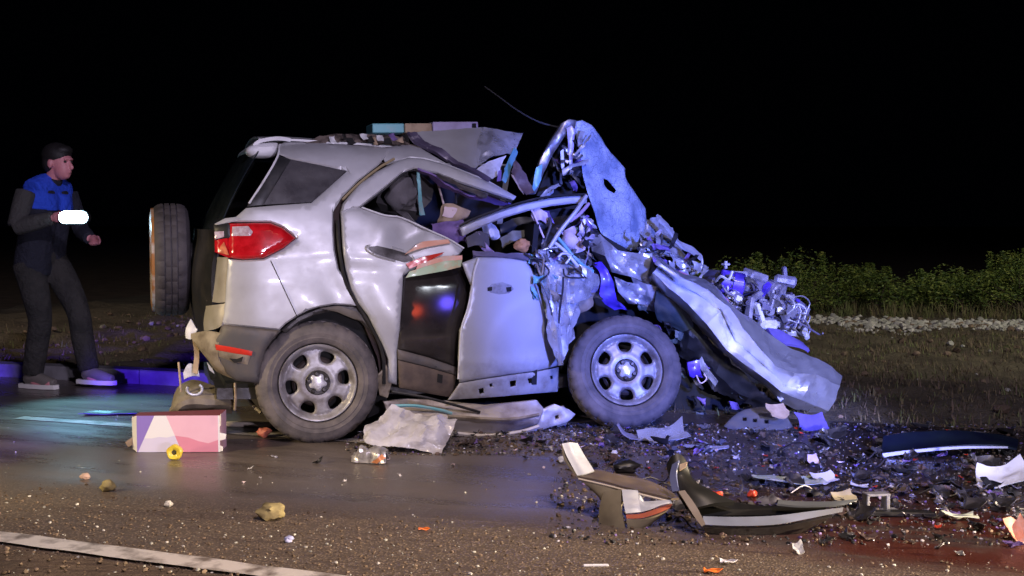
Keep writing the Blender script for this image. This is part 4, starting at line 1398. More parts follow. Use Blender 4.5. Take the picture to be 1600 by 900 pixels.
# ---- folded inner wing between door and fender
for FW in ([[(185, 362, .40), (212, 350, .37), (262, 394, .28), (310, 404, .30), (358, 403, .24)], [(190, 396, .36), (226, 410, .22), (270, 426, .30), (318, 432, .19), (362, 440, .26)], [(215, 433, .34), (246, 455, .28), (292, 468, .20), (330, 482, .28), (350, 494, .24)]],
           [[(252, 468, .26), (286, 484, .17), (338, 492, .24)], [(262, 510, .20), (294, 518, .27), (340, 520, .18)], [(290, 542, .28), (312, 546, .22), (348, 548, .26)]],
           [[(300, 470, .22), (342, 488, .18), (380, 500, .16)], [(318, 520, .26), (352, 524, .20), (400, 540, .18)], [(335, 560, .30), (372, 570, .26), (420, 590, .24)]]):
    patch("inner_wing", [[zo(p) for p in r] for r in FW], PAINT_C, CAR, n=8, m=8, thick=.002, cr=(.02, 9, 4), ang=12, lin=2)
rp("blue_hose", [[(926, 414, .26), (940, 410, .24)], [(936, 436, .2), (952, 436, .2)], [(936, 462, .2), (962, 466, .2)], [(958, 482, .24), (976, 478, .24)]], mat("violet_blue_plastic", (.10, .05, .55), .4, 0, dirt=((.03, .02, .2), 8, .45, .7), coat=.3), (.04, 10, 3), n=5, thick=.03)
# crumpled silver skin between front door and wheel: pleats
pleat = PAINT_C
rp("crumpled_wing", [[(838, 404, .06), (850, 412, .0), (862, 404, .08), (880, 398, .06), (900, 404, .1)], [(846, 440, .05), (858, 444, -.03), (868, 440, .06), (886, 436, .0), (908, 436, .1)], [(852, 480, .05), (862, 482, -.04), (872, 478, .06), (884, 476, .0), (900, 472, .1)], [(858, 520, .05), (868, 520, -.04), (876, 518, .06), (886, 514, .02), (896, 506, .1)], [(872, 572, .05), (878, 570, -.02), (882, 560, .05), (888, 546, .03), (896, 528, .1)]], pleat, (.045, 11, 3), n=7, m=6, lin=2, ang=15)
rp("crumpled_wing", [[(878, 420, .06), (896, 410, .02), (914, 416, .0), (930, 430, .1)], [(880, 444, .04), (898, 440, -.03), (916, 442, .0), (934, 444, .1)], [(880, 470, .05), (896, 474, .0), (912, 468, .02), (932, 458, .12)]], pleat, (.05, 11, 14), n=7, lin=2, ang=15)
rp("crumpled_wing", [[(884, 462, .08), (900, 470, .04), (918, 462, .08)], [(880, 490, .06), (894, 494, .02), (906, 490, .08)], [(878, 520, .06), (888, 520, .03), (896, 512, .08)]], pleat, (.05, 12, 21), n=6, lin=2, ang=15)
rp("wing_bracket", [[(904, 472, .06), (916, 462, .06), (930, 456, .08)], [(908, 490, .08), (918, 480, .08), (926, 470, .1)]], TAN, (.04, 12, 4), n=5)
tube("pleat_edge", [L(843, 440, -.01), L(852, 455, -.03), L(860, 480, -.03), L(866, 510, -.02), L(872, 545, -.01)], .005, BLACKP, CAR, 6)
tube("cable", [L(820, 396, .02), L(846, 410, .0), L(858, 425, -.02), L(843, 440, -.01)], .006, WIRE, CAR, 6)
tube("cable", [L(876, 404, .02), L(898, 418, -.02), L(912, 430, -.03), L(908, 434, -.03), L(884, 432, -.03), L(880, 420, -.02)], .005, WIRE, CAR, 6)
tube("cable", [L(880, 432, -.03), L(879, 455, -.03), L(875, 480, -.02), L(873, 505, -.01)], .006, WIRE, CAR, 6)
# black liner wall behind all of it
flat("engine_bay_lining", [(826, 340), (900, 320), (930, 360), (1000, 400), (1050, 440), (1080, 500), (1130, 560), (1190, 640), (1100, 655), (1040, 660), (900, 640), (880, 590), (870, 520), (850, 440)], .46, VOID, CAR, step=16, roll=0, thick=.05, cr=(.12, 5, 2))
# bars and tubes crossing the hole
for pts, r, m_ in (([(916, 306, .1), (900, 330, .06), (876, 360, .04), (858, 388, .02)], .012, PAINT), ([(920, 318, .12), (906, 334, .08), (890, 346, .06)], .010, mat("mauve_bar", (.5, .36, .46), .4, .2)),
                   ([(862, 376, .06), (880, 390, .02), (896, 408, .0), (906, 420, .02)], .010, WHITEP), ([(872, 372, .08), (892, 396, .03), (910, 414, .03), (926, 424, .06)], .011, CYANP),
                   ([(846, 398, .05), (852, 376, .08), (860, 352, .1), (858, 340, .12)], .010, DARKMET), ([(828, 322, .14), (838, 344, .12), (850, 372, .08)], .006, PINKW), ([(834, 400, .06), (850, 390, .04), (872, 386, .04)], .012, BARE),
                   ([(838, 412, .0), (846, 430, -.02), (850, 400, .0)], .007, TAN), ([(872, 402, .0), (880, 396, .0), (892, 400, .0), (884, 412, .0)], .008, PAINT)):
    tube("bent_bar", [L(*p) for p in pts], r, m_, CAR, 8, 5)
rp("torn_airbag", [[(884, 366, .1), (896, 352, .08), (908, 362, .1)], [(880, 380, .08), (896, 376, .04), (914, 380, .1)], [(890, 394, .1), (902, 396, .06), (912, 390, .1)]], PINKW, (.05, 12, 4), n=6)
for k in range(64):
    x = rnd.uniform(832, 930)
    y = rnd.uniform(max(340, 392 - (x - 832) * .6), 470)
    sx, sy = rnd.uniform(3, 13), rnd.uniform(3, 12)
    wd = rnd.uniform(.0, .2)
    rp("torn_scrap", [[(x - sx, y - sy, wd), (x + sx * .7, y - sy * .3, wd - .03)], [(x - sx * .6, y + sy * .4, wd - .03), (x + sx, y + sy, wd)]], rnd.choice([PAINT_C, PAINT_C, BARE, DARKMET, PURPLE, TAN, PINKW, CYANP, BLACKP]), (.06, 14, k), n=4, jag=.014)

# ---- near fender peeled forward and down to the ground
FEN = [[(350, 472, .20), (362, 456, .13), (374, 440, .18), (368, 425, .13), (360, 410, .22)],
       [(395, 522, .17), (405, 500, .07), (428, 488, .13), (442, 474, .07), (448, 460, .18)],
       [(450, 568, .14), (458, 545, .03), (486, 518, .11), (515, 503, .04), (508, 478, .16)],
       [(505, 624, .12), (512, 602, .00), (552, 565, .10), (580, 556, .01), (568, 530, .15)],
       [(560, 686, .10), (567, 674, .00), (590, 648, .09), (612, 612, .00), (632, 584, .13)],
       [(615, 732, .08), (622, 714, -.03), (634, 684, .04), (648, 652, -.04), (690, 630, .10)],
       [(672, 776, .06), (680, 758, -.04), (692, 736, .05), (705, 722, -.03), (752, 672, .10)],
       [(716, 818, .04), (720, 792, -.02), (728, 774, .07), (756, 740, -.03), (798, 690, .12)],
       [(762, 842, .08), (778, 816, .00), (794, 790, .04), (822, 742, .06), (852, 713, .17)],
       [(838, 858, .16), (852, 844, .10), (868, 812, .12), (886, 776, .15), (893, 748, .24)]]


fp_ = patch("front_fender", [[zo((p[0], p[1], p[2] + .75 * (p[2] - (r[0][2] + (r[-1][2] - r[0][2]) * i / 4)))) for i, p in enumerate(r)] for r in FEN], mat("fender_paint", (.86, .86, .88), .33, .80, dirt=((.34, .33, .33), 7, .56, .75), coat=.3, rvar=.16), CAR, n=8, m=8, thick=.002, cr=(.030, 7, 6), ang=11, lin=2)
tag(fp_, "crumpled near fender peeled down to the ground")
rp("fender_edge_strip", [[(1216, 606, -.02), (1226, 622, -.02)], [(1206, 606, .0), (1220, 628, .0)]], WHITEP, (.01, 10, 3), n=4)
rp("bumper_end_strip", [[(1276, 650, .08), (1298, 640, .14)], [(1280, 656, .08), (1302, 644, .14)]], PINKW, (.01, 10, 3), n=4)
rp("wing_liner", [[(1040, 462, .16), (1072, 490, .14), (1104, 524, .12), (1140, 560, .1), (1180, 602, .1), (1218, 630, .1)], [(1040, 500, .22), (1070, 530, .2), (1096, 560, .18), (1126, 590, .16), (1160, 616, .14), (1200, 636, .14)], [(1046, 530, .3), (1074, 560, .28), (1096, 590, .26), (1122, 610, .24), (1150, 630, .24), (1190, 644, .22)]], mat("torn_liner_plastic", (.010, .010, .011), .6, 0, dirt=((.05, .042, .038), 9, .5, .75)), (.09, 5.5, 4), n=8, thick=.006, jag=.02, lin=2, ang=16)
rp("liner_scrap", [[(1026, 452, .16), (1046, 462, .12), (1080, 492, .1)], [(1024, 480, .2), (1050, 492, .16), (1084, 516, .14)], [(1030, 500, .24), (1056, 512, .2), (1086, 534, .18)]], mat("dark_teal_liner", (.05, .07, .075), .5, 0, dirt=((.11, .11, .10), 8, .45, .7)), (.05, 8, 9), n=6)
rp("blue_connector", [[(1072, 566, .1), (1090, 562, .1)], [(1074, 582, .1), (1092, 580, .1)], [(1082, 588, .12), (1096, 586, .12)]], bpy.data.materials["violet_blue_plastic"], (.04, 14, 4), n=4, thick=.02)
tube("cable", [L(1084, 576, .1), L(1094, 598, .1), L(1104, 592, .1), L(1100, 584, .12)], .004, PINKW, CAR, 6)
rp("torn_bracket", [[(1096, 556, .12), (1104, 572, .12), (1122, 596, .1)], [(1090, 566, .14), (1100, 584, .14), (1118, 604, .12)]], PAINT_C, (.04, 12, 4), n=5)
rp("radiator_support", [[(1196, 516, .5), (1220, 520, .5), (1250, 540, .46)], [(1212, 538, .42), (1236, 542, .42), (1262, 552, .4)]], mat("violet_plastic", (.16, .13, .40), .4, 0, dirt=((.1, .08, .3), 8, .4, .7)), (.03, 8, 4), n=5, thick=.02)
tube("pink_cable", [L(1060, 424, .34), L(1090, 438, .34), L(1116, 452, .34), L(1138, 470, .36)], .006, mat("pink_cable_sheath", (.5, .16, .26), .5), CAR, 6)

for k in range(46):
    t_ = rnd.random()
    if t_ < .45:
        x, y, wd = rnd.uniform(1052, 1160), rnd.uniform(545, 650), rnd.uniform(.16, .34)
    elif t_ < .75:
        x, y, wd = rnd.uniform(1000, 1090), rnd.uniform(470, 540), rnd.uniform(.18, .3)
    else:
        x, y, wd = rnd.uniform(900, 960), rnd.uniform(300, 400), rnd.uniform(.12, .3)
        if x - 900 > (y - 300) * .4:
            continue
    sx, sy = rnd.uniform(3, 12), rnd.uniform(3, 10)
    rp("torn_scrap", [[(x - sx, y - sy, wd), (x + sx * .7, y - sy * .3, wd - .03)], [(x - sx * .6, y + sy * .4, wd - .03), (x + sx, y + sy, wd)]], rnd.choice([DARKMET, BLACKP, bpy.data.materials["dark_teal_liner"], bpy.data.materials["dark_teal_liner"], BARE, PURPLE, TAN]), (.06, 14, k + 90), n=4, jag=.014)
STRIPM = [PAINT_C, PAINT_C, PAINT, BARE, bpy.data.materials["lilac_metal_strip"], DARKMET, BLACKP, PURPLE]
for k in range(74):
    t_ = rnd.random()
    if t_ < .50:
        x, y, wd = rnd.uniform(836, 930), rnd.uniform(318, 430), rnd.uniform(.04, .26)
        if y < 402 - (x - 836) * .95:
            continue
        if x > 905 + (y - 318) * .35:
            continue
    elif t_ < .78:
        x = rnd.uniform(996, 1096)
        y, wd = 360 + (x - 996) * .55 + rnd.uniform(-6, 34), rnd.uniform(.30, .5)
    else:
        x, y, wd = rnd.uniform(850, 912), rnd.uniform(215, 304), rnd.uniform(.34, .5)
        if y < 300 - (x - 838) * 1.7:
            continue
    a_ = rnd.choice([rnd.uniform(.5, 1.3), rnd.uniform(-1.3, -.4), rnd.uniform(0, 3.1)])
    ln_, wn = rnd.uniform(8, 24), rnd.uniform(1.2, 3.6)
    ca, sa = math.cos(a_), math.sin(a_)
    bend = rnd.uniform(-5, 5)
    r1 = [(x - ca * ln_ - sa * wn, y - sa * ln_ + ca * wn, wd), (x - sa * (wn + bend), y + ca * (wn + bend), wd - .03), (x + ca * ln_ - sa * wn, y + sa * ln_ + ca * wn, wd + rnd.uniform(-.04, .04))]
    r2 = [(x - ca * ln_ + sa * wn, y - sa * ln_ - ca * wn, wd + .01), (x + sa * (wn - bend), y - ca * (wn - bend), wd - .02), (x + ca * ln_ + sa * wn, y + sa * ln_ - ca * wn, wd + rnd.uniform(-.04, .04))]
    rp("torn_strip", [r1, r2], rnd.choice(STRIPM), (.05, 13, k + 300), n=4, jag=.006, lin=2, ang=15, thick=.002)
# ---- engine pushed up at the nose
EN = mat("cast_alloy", (.36, .35, .42), .42, .3, dirt=((.12, .11, .14), 12, .44, .68), rvar=.2, bump=(50, .4, .005))
EN2 = mat("engine_plastic", (.14, .13, .2), .45, 0, dirt=((.07, .06, .09), 10, .42, .7))
VBP = bpy.data.materials["violet_blue_plastic"]


def eblock(name, px, py, w_, sx, sy, sz, rot, m, bev=.01, warp=.02):
    v, f = box_geo(sx, sy, sz, bev, warp, px * .1, -sz / 2)
    return mk(name, xf(v, L(px, py, w_), rot), f, m, CAR, ang=30)


def ecyl(name, px, py, w_, r, ln, rot, m):
    v, f = lathe_geo([(.001, 0), (r * .9, 0), (r, r * .12), (r, ln * .45), (r * .86, ln * .48), (r * .86, ln * .55), (r, ln * .58), (r, ln - r * .1), (r * .9, ln), (.001, ln)], 20)
    return mk(name, xf(v, L(px, py, w_), rot), f, m, CAR, ang=35)


eblock("engine_block", 1160, 462, .95, .32, .5, .28, (0, .3, .2), EN2, .02, .06)
eblock("engine_block", 1212, 488, 1.0, .18, .5, .20, (0, .5, .1), EN2, .02, .06)
eblock("cam_cover", 1142, 432, .75, .19, .12, .06, (.1, .02, .1), EN, .015, .02)
ecyl("air_filter_canister", 1162, 446, .66, .075, .16, (.2, 0, 1.2), VBP)
eblock("battery_tray", 1180, 430, .72, .12, .12, .05, (.1, .25, .2), EN, .012, .02)
ecyl("pulley", 1150, 468, .60, .052, .04, (.1, 0, .1), WHITEP)
ecyl("pulley", 1206, 482, .62, .05, .05, (.1, .1, .3), EN)
ecyl("oil_filler_neck", 1134, 420, .72, .012, .05, (1.57, 0, 0), EN)
eblock("filler_cap", 1134, 413, .72, .045, .045, .015, (0, 0, .2), CAPM, .005, .0)
eblock("mounting_plate", 1228, 438, .80, .17, .05, .07, (.1, .12, -.1), EN, .02, .03)
eblock("mounting_plate", 1226, 424, .82, .03, .04, .07, (0, -.1, .1), EN, .01, .01)
ecyl("alternator", 1218, 460, .70, .07, .10, (.3, 0, .4), EN)
eblock("gearbox_casing", 1226, 486, .72, .15, .12, .12, (.2, .5, .3), EN, .02, .05)
eblock("coolant_tank", 1196, 508, .62, .13, .12, .09, (.1, .2, .1), WHITEP, .025, .03)
eblock("engine_bracket", 1172, 484, .60, .03, .05, .16, (.1, .1, .2), EN, .006, .02)
eblock("engine_bracket", 1186, 490, .60, .03, .05, .14, (.1, -.25, .2), WHITEP, .006, .02)
eblock("engine_bracket", 1205, 474, .60, .02, .04, .12, (.1, .2, .2), EN, .006, .02)
eblock("fuse_box", 1120, 440, .72, .10, .08, .06, (.1, .1, .2), EN2, .01, .02)
for k in range(30):
    x = rnd.uniform(1108, 1262)
    y = rnd.uniform(428, 512) if x < 1190 else rnd.uniform(450, 525)
    if y > 460 + (x - 1120) * .62:
        continue
    wd = rnd.uniform(.58, .74)
    if rnd.random() < .55:
        eblock("engine_fragment", x, y, wd, rnd.uniform(.02, .07), rnd.uniform(.02, .06), rnd.uniform(.02, .08), (rnd.uniform(-1, 1), rnd.uniform(-1, 1), rnd.uniform(-1, 1)), rnd.choice([EN, EN, EN2, WHITEP, VBP, DARKMET]), .006, .015)
    else:
        rp("torn_scrap", [[(x - 8, y - 6, wd), (x + 7, y - 3, wd - .02)], [(x - 5, y + 5, wd - .03), (x + 8, y + 7, wd)]], rnd.choice([EN, PAINT_C, EN2, BARE]), (.05, 14, k + 9), n=4, jag=.012)
for k in range(26):
    x, y = rnd.uniform(1110, 1255), 0
    y = 430 + (x - 1110) * .45 + rnd.uniform(0, 40)
    wd = rnd.uniform(.55, .68)
    p = [(x, y, wd)]
    for _ in range(3):
        p.append((p[-1][0] + rnd.uniform(-16, 20), p[-1][1] + rnd.uniform(-14, 16), wd + rnd.uniform(-.06, .06)))
    tube("engine_hose", [L(*q) for q in p], rnd.choice([.004, .006, .009]), rnd.choice([EN, EN2, WIRE, WIRE, DARKMET, PAINT]), CAR, 6, 4)
for k in range(9):
    x, y, wd = rnd.uniform(1236, 1262), rnd.uniform(468, 515), .7
    tube("loose_wire", [L(x - 20, y - 12, wd), L(x - 6, y - 14 + rnd.uniform(-8, 8), wd - .03), L(x + 4, y + rnd.uniform(-8, 8), wd), L(x + rnd.uniform(-8, 6), y + 12, wd)], .004, rnd.choice([EN, EN2, WHITEP]), CAR, 5, 4)
eblock("wire_plug", 1257, 490, .7, .022, .022, .016, (.2, .3, .1), WHITEP, .004, .0)
eblock("wire_plug", 1250, 512, .7, .02, .02, .02, (.2, .3, .1), WHITEP, .004, .0)

# ------------------------------------------------------------------ walking person with a torch
SKIN = mat("skin", (.62, .24, .26), .5, 0, bump=(60, .2, .003))
HAIR = mat("dark_hair", (.012, .010, .010), .6, 0, bump=(120, .4, .003))
JACKET = mat("navy_jacket", (.014, .015, .028), .8, 0, bump=(13, .9, .05))
YOKE = mat("blue_vest", (.02, .08, .70), .75, 0, bump=(12, .9, .05))
SLEEVE = mat("grey_sleeve", (.06, .056, .053), .85, 0, bump=(14, .9, .05))
TROUS = mat("grey_trousers", (.040, .036, .032), .85, 0, dirt=((.016, .015, .014), 6, .4, .7), bump=(11, .9, .06))
SHOE = mat("pale_shoe", (.16, .14, .12), .6, 0)
SOLE = mat("white_sole", (.75, .72, .66), .5, 0)


def merged(name, geos, m, parent, vox, it=4):
    v, f = join(*geos)
    o = mk(name, v, f, m, parent)
    r = o.modifiers.new("remesh", 'REMESH')
    r.mode = 'VOXEL'
    r.voxel_size = vox
    r.use_smooth_shade = True
    sm = o.modifiers.new("smooth", 'SMOOTH')
    sm.factor = .5
    sm.iterations = it
    return o


def ell(c, r, seed=None):
    v, f = rock_geo(1.0, 0, 1.0, 2)
    v = [q.normalized() if False else q for q in v]
    vs = []
    for q in rock_unit:
        vs.append(V((c[0] + q.x * r[0], c[1] + q.y * r[1], c[2] + q.z * r[2])))
    return vs, rock_unit_f


def unit_sphere(sub=3):
    t = (1 + 5 ** .5) / 2
    vs = [V(p).normalized() for p in [(-1, t, 0), (1, t, 0), (-1, -t, 0), (1, -t, 0), (0, -1, t), (0, 1, t), (0, -1, -t), (0, 1, -t), (t, 0, -1), (t, 0, 1), (-t, 0, -1), (-t, 0, 1)]]
    fs = [(0, 11, 5), (0, 5, 1), (0, 1, 7), (0, 7, 10), (0, 10, 11), (1, 5, 9), (5, 11, 4), (11, 10, 2), (10, 7, 6), (7, 1, 8), (3, 9, 4), (3, 4, 2), (3, 2, 6), (3, 6, 8), (3, 8, 9), (4, 9, 5), (2, 4, 11), (6, 2, 10), (8, 6, 7), (9, 8, 1)]
    for _ in range(sub):
        mid, nf = {}, []

        def md(a, b):
            k = (min(a, b), max(a, b))
            if k not in mid:
                mid[k] = len(vs)
                vs.append(((vs[a] + vs[b]) / 2).normalized())
            return mid[k]
        for a, b, c in fs:
            x, y, z = md(a, b), md(b, c), md(c, a)
            nf += [(a, x, z), (b, y, x), (c, z, y), (x, y, z)]
        fs = nf
    return vs, fs


rock_unit, rock_unit_f = unit_sphere(3)


def T(pts, r, seg=14, n=5):
    return tube_geo([V(p) for p in pts], r, seg, n)


PER = empty("person", tuple(ground(66, 604)), rad(-20))
tag(PER, "person in a navy jacket with bright blue shoulders walking with a lit hand lamp", "person")
# hips, knees, ankles, shoulders, elbows, wrists (x forward, y to the person's left)
hipR, knR, anR = (-.02, -.095, .88), (.08, -.10, .48), (.0, -.10, .10)
hipL, knL, anL = (.02, .095, .90), (.24, .10, .53), (.33, .10, .12)
shR, elR, wrR = (.07, -.20, 1.37), (.06, -.29, 1.13), (.33, -.24, 1.19)
shL, elL, wrL = (.09, .20, 1.37), (.14, .27, 1.10), (.30, .16, 1.05)
TOR = [(.0, 0, .88), (.03, 0, 1.05), (.07, 0, 1.25), (.085, 0, 1.39)]
HC = V((.185, -.0, 1.575))


def arm(a, b, c, r0, r1, r2):
    return T([a, ((a[0] + b[0]) / 2, (a[1] + b[1]) / 2, (a[2] + b[2]) / 2), b], [r0, r0 * .95, r1]), T([b, ((b[0] + c[0]) / 2, (b[1] + c[1]) / 2, (b[2] + c[2]) / 2), c], [r1, r1 * .95, r2])


def hand(wrist, grip, side):
    """palm, four curled fingers around a grip along x, and a thumb from the side of the palm"""
    out = [ell((V(wrist) * .45 + V(grip) * .55 + V((0, side * .016, .0))), (.040, .016, .036))]
    for i, ln in enumerate((.020, .0225, .0215, .018)):
        x = grip[0] - .030 + i * .0195
        pts = []
        for a in (200, 250, 310, 370, 420):
            aa = rad(a) if side > 0 else rad(180 - a)
            pts.append((x, grip[1] + ln * 1.25 * -math.cos(aa) * -1, grip[2] + ln * 1.25 * math.sin(aa)))
        out.append(tube_geo([V(p) for p in pts], [.0085, .0085, .008, .0068], 8, 3))
    out.append(tube_geo([V((grip[0] - .035, grip[1] + side * .018, grip[2] + .012)), V((grip[0] - .005, grip[1] + side * .02, grip[2] + .030)), V((grip[0] + .03, grip[1] + side * .008, grip[2] + .030))], [.0115, .010, .008], 8, 3))
    return out


gripR = (.405, -.235, 1.20)
gripL = (.37, .13, 1.03)
gb = [T([(x, y + .065, z) for x, y, z in TOR], [.105, .10, .11, .085]), T([(x, y - .065, z) for x, y, z in TOR], [.105, .10, .11, .085]),
      T([(.085, -.14, 1.375), (.09, 0, 1.41), (.085, .14, 1.375)], [.06, .07, .06]), T([(.09, 0, 1.39), (.125, 0, 1.46), (.165, 0, 1.53)], [.062, .054, .055]),
      *arm(shR, elR, wrR, .052, .042, .028), *arm(shL, elL, wrL, .052, .042, .028),
      T([hipR, (.04, -.1, .69), knR], [.088, .078, .056]), T([knR, (.05, -.1, .31), anR], [.055, .056, .036]), T([hipL, (.14, .1, .72), knL], [.088, .078, .056]), T([knL, (.27, .1, .34), anL], [.055, .056, .036]),
      T([anR, (.04, -.1, .055), (.18, -.105, .04)], [.036, .04, .032]), T([anL, (.36, .1, .07), (.50, .105, .06)], [.036, .04, .032]),
      ell(HC + V((-.012, 0, .03)), (.098, .076, .098)), ell(HC + V((.028, 0, -.045)), (.066, .058, .075)), ell(HC + V((.055, 0, -.088)), (.030, .032, .024)),
      tube_geo([HC + V((.080, 0, .012)), HC + V((.100, 0, -.018)), HC + V((.108, 0, -.036)), HC + V((.088, 0, -.042))], [.009, .012, .015, .010], 8, 3),
      tube_geo([HC + V((.078, -.040, .024)), HC + V((.092, 0, .026)), HC + V((.078, .040, .024))], .010, 8, 3),
      tube_geo([HC + V((.076, -.022, -.066)), HC + V((.092, 0, -.064)), HC + V((.076, .022, -.066))], .008, 8, 3),
      ell(HC + V((-.015, -.078, -.01)), (.020, .010, .032)), ell(HC + V((-.015, .078, -.01)), (.020, .010, .032)),
      *hand(wrR, gripR, -1), *hand(wrL, gripL, 1)]
merged("body", gb, SKIN, PER, .0065, 3)
merged("jacket", [T([(x, y + .068, z) for x, y, z in [(-.01, 0, .80)] + TOR], [.125, .128, .122, .128, .095]), T([(x, y - .068, z) for x, y, z in [(-.01, 0, .80)] + TOR], [.125, .128, .122, .128, .095]),
                  T([(.085, -.15, 1.38), (.09, 0, 1.42), (.085, .15, 1.38)], [.072, .08, .072]), T([(.095, 0, 1.41), (.125, 0, 1.48)], [.085, .076]), *arm(shL, elL, wrL, .068, .058, .046)], JACKET, PER, .011, 4)
merged("sleeve", [*arm(shR, elR, wrR, .070, .060, .046)], SLEEVE, PER, .010, 3)
merged("shoulder_vest", [T([(.085, -.16, 1.375), (.09, 0, 1.415), (.085, .16, 1.375)], [.084, .094, .084]), T([(.068, .068, 1.26), (.085, .068, 1.37)], [.138, .114]), T([(.068, -.068, 1.26), (.085, -.068, 1.37)], [.138, .114])], YOKE, PER, .011, 4)
merged("trousers", [T([(0, .05, .93), (0, -.05, .93)], [.125, .125]), T([hipR, (.04, -.1, .69), knR, (.05, -.1, .31), (.005, -.1, .10)], [.108, .098, .080, .078, .072]), T([hipL, (.14, .1, .72), knL, (.275, .1, .34), (.325, .1, .12)], [.108, .098, .080, .078, .072])], TROUS, PER, .011, 4)
for nm, a, z in (("shoe", (.0, -.1), 0.0), ("shoe", (.33, .1), .02)):
    merged(nm, [T([(a[0] - .05, a[1], .07 + z), (a[0] + .03, a[1], .075 + z), (a[0] + .13, a[1], .052 + z), (a[0] + .20, a[1], .045 + z)], [.040, .046, .042, .028]), T([(a[0] - .01, a[1], .07 + z), (a[0] - .005, a[1], .125 + z)], [.05, .05])], SHOE, PER, .008, 3)
    so = [V((x, y, zz)) for x, y in [(a[0] - .09, a[1] - .035), (a[0] - .02, a[1] - .045), (a[0] + .12, a[1] - .05), (a[0] + .21, a[1] - .03), (a[0] + .23, a[1]), (a[0] + .21, a[1] + .03), (a[0] + .12, a[1] + .05), (a[0] - .02, a[1] + .045), (a[0] - .09, a[1] + .035), (a[0] - .10, a[1])] for zz in (.004 + z, .034 + z)]
    n_ = 10
    mk("shoe_sole", so, [tuple(2 * i for i in reversed(range(n_))), tuple(2 * i + 1 for i in range(n_))] + [(2 * i, 2 * ((i + 1) % n_), 2 * ((i + 1) % n_) + 1, 2 * i + 1) for i in range(n_)], SOLE, PER)
merged("hair", [ell(HC + V((-.022, 0, .055)), (.108, .088, .088)), ell(HC + V((-.055, 0, .0)), (.066, .082, .08)), ell(HC + V((.03, 0, .085)), (.07, .07, .04))], HAIR, PER, .008, 3)
EYEM = mat("eye", (.05, .04, .04), .2, 0)
for s_ in (-1, 1):
    v, f = ell(HC + V((.078, s_ * .030, .006)), (.010, .013, .008))
    mk("eye", v, f, EYEM, PER)
# the long hand lamp in the right hand
HLP = PER.matrix_basis @ V(gripR)
TOR_ = empty("hand_lamp", tuple(HLP + V((.10, -.075, -.005))), rad(-4))
tag(TOR_, "lit hand lamp shining white in the hand of the walking person", "lamp")
TB = mat("lamp_black", (.02, .02, .02), .4, .3)
TL = mat("lamp_lens", (1, 1, 1), .2, 0, emit=((.50, .82, 1.0), 55.0))


def capsule(hx, hz, y0, y1, n=10):
    ring = []
    for i in range(n + 1):
        a = -math.pi / 2 + math.pi * i / n
        ring.append((hx - hz + hz * math.cos(a), hz * math.sin(a)))
    for i in range(n + 1):
        a = math.pi / 2 + math.pi * i / n
        ring.append((-(hx - hz) + hz * math.cos(a), hz * math.sin(a)))
    m_ = len(ring)
    vs = [V((x, y0, z)) for x, z in ring] + [V((x, y1, z)) for x, z in ring]
    return vs, [tuple(range(m_)), tuple(reversed(range(m_, 2 * m_)))] + [(i, i + m_, (i + 1) % m_ + m_, (i + 1) % m_) for i in range(m_)]


v, f = capsule(.105, .047, .0, .04)
mk("lamp_body", v, f, TB, TOR_, ang=30)
v, f = capsule(.098, .040, -.008, .003)
mk("lamp_lens", v, f, TL, TOR_, ang=30)
tube("lamp_grip", [V((0, .038, 0)), V((0, .06, .0)), V((.0, .075, .0))], .018, TB, TOR_)
hl_ = bpy.data.lights.new("hand_lamp_light", 'SPOT')
hl_.energy = 190
hl_.color = (.24, .74, 1.0)
hl_.spot_size = rad(64)
hl_.spot_blend = .8
hl_.shadow_soft_size = .05
to = bpy.data.objects.new("hand_lamp_light", hl_)
COL.objects.link(to)
to.location = TOR_.location + V((.0, -.03, -.0))
to.rotation_euler = (V((-2.55, 7.55, 0)) - to.location).to_track_quat('-Z', 'Y').to_euler()

# ------------------------------------------------------------------ things on the road
def G(px, py, z=0.0):
    return ground(px, py, z)


def scrap(name, size, mt, loc, rz=0.0, seed=0, amp=.3, curl=.3, lift=.0, n=3, thick=.003, tilt=(0, 0), label=None, cat=None, group=None, jag=.15):
    """crumpled bent sheet lying on the ground"""
    a, b_ = size
    rows = []
    rd_ = random.Random(seed)
    s_ = (a + b_) / 2
    for i in range(4):
        row = []
        for j in range(4):
            x = (i / 3 - .5) * a + rd_.uniform(-1, 1) * jag * a * .5
            y = (j / 3 - .5) * b_ + rd_.uniform(-1, 1) * jag * b_ * .5
            z = curl * s_ * ((i / 3 - .5) ** 2 * 1.2 + (j / 3 - .5) ** 2 * .6) + rd_.uniform(-1, 1) * amp * s_ * .25
            row.append(V((x, y, z + tilt[0] * x + tilt[1] * y)))
        rows.append(row)
    zm = min(p.z for r in rows for p in r)
    rows = [[p - V((0, 0, zm - .003 - lift)) for p in r] for r in rows]
    o = patch(name, rows, mt, None, n=n, thick=thick, cr=(amp * s_ * .35, 1.1 / s_ * 1.6, seed), ang=24, loc=loc)
    o.rotation_euler = (0, 0, rz)
    return tag(o, label, cat, group)


def lump(name, r, mt, loc, seed, flat_=.7, label=None, cat=None, group=None, sub=2, rz=0.0):
    v, f = rock_geo(r, seed, flat_, sub)
    zm = min(q.z for q in v)
    o = mk(name, [q - V((0, 0, zm + r * .06)) for q in v], f, mt, None, loc, ang=45)
    o.rotation_euler = (0, 0, rz)
    return tag(o, label, cat, group)


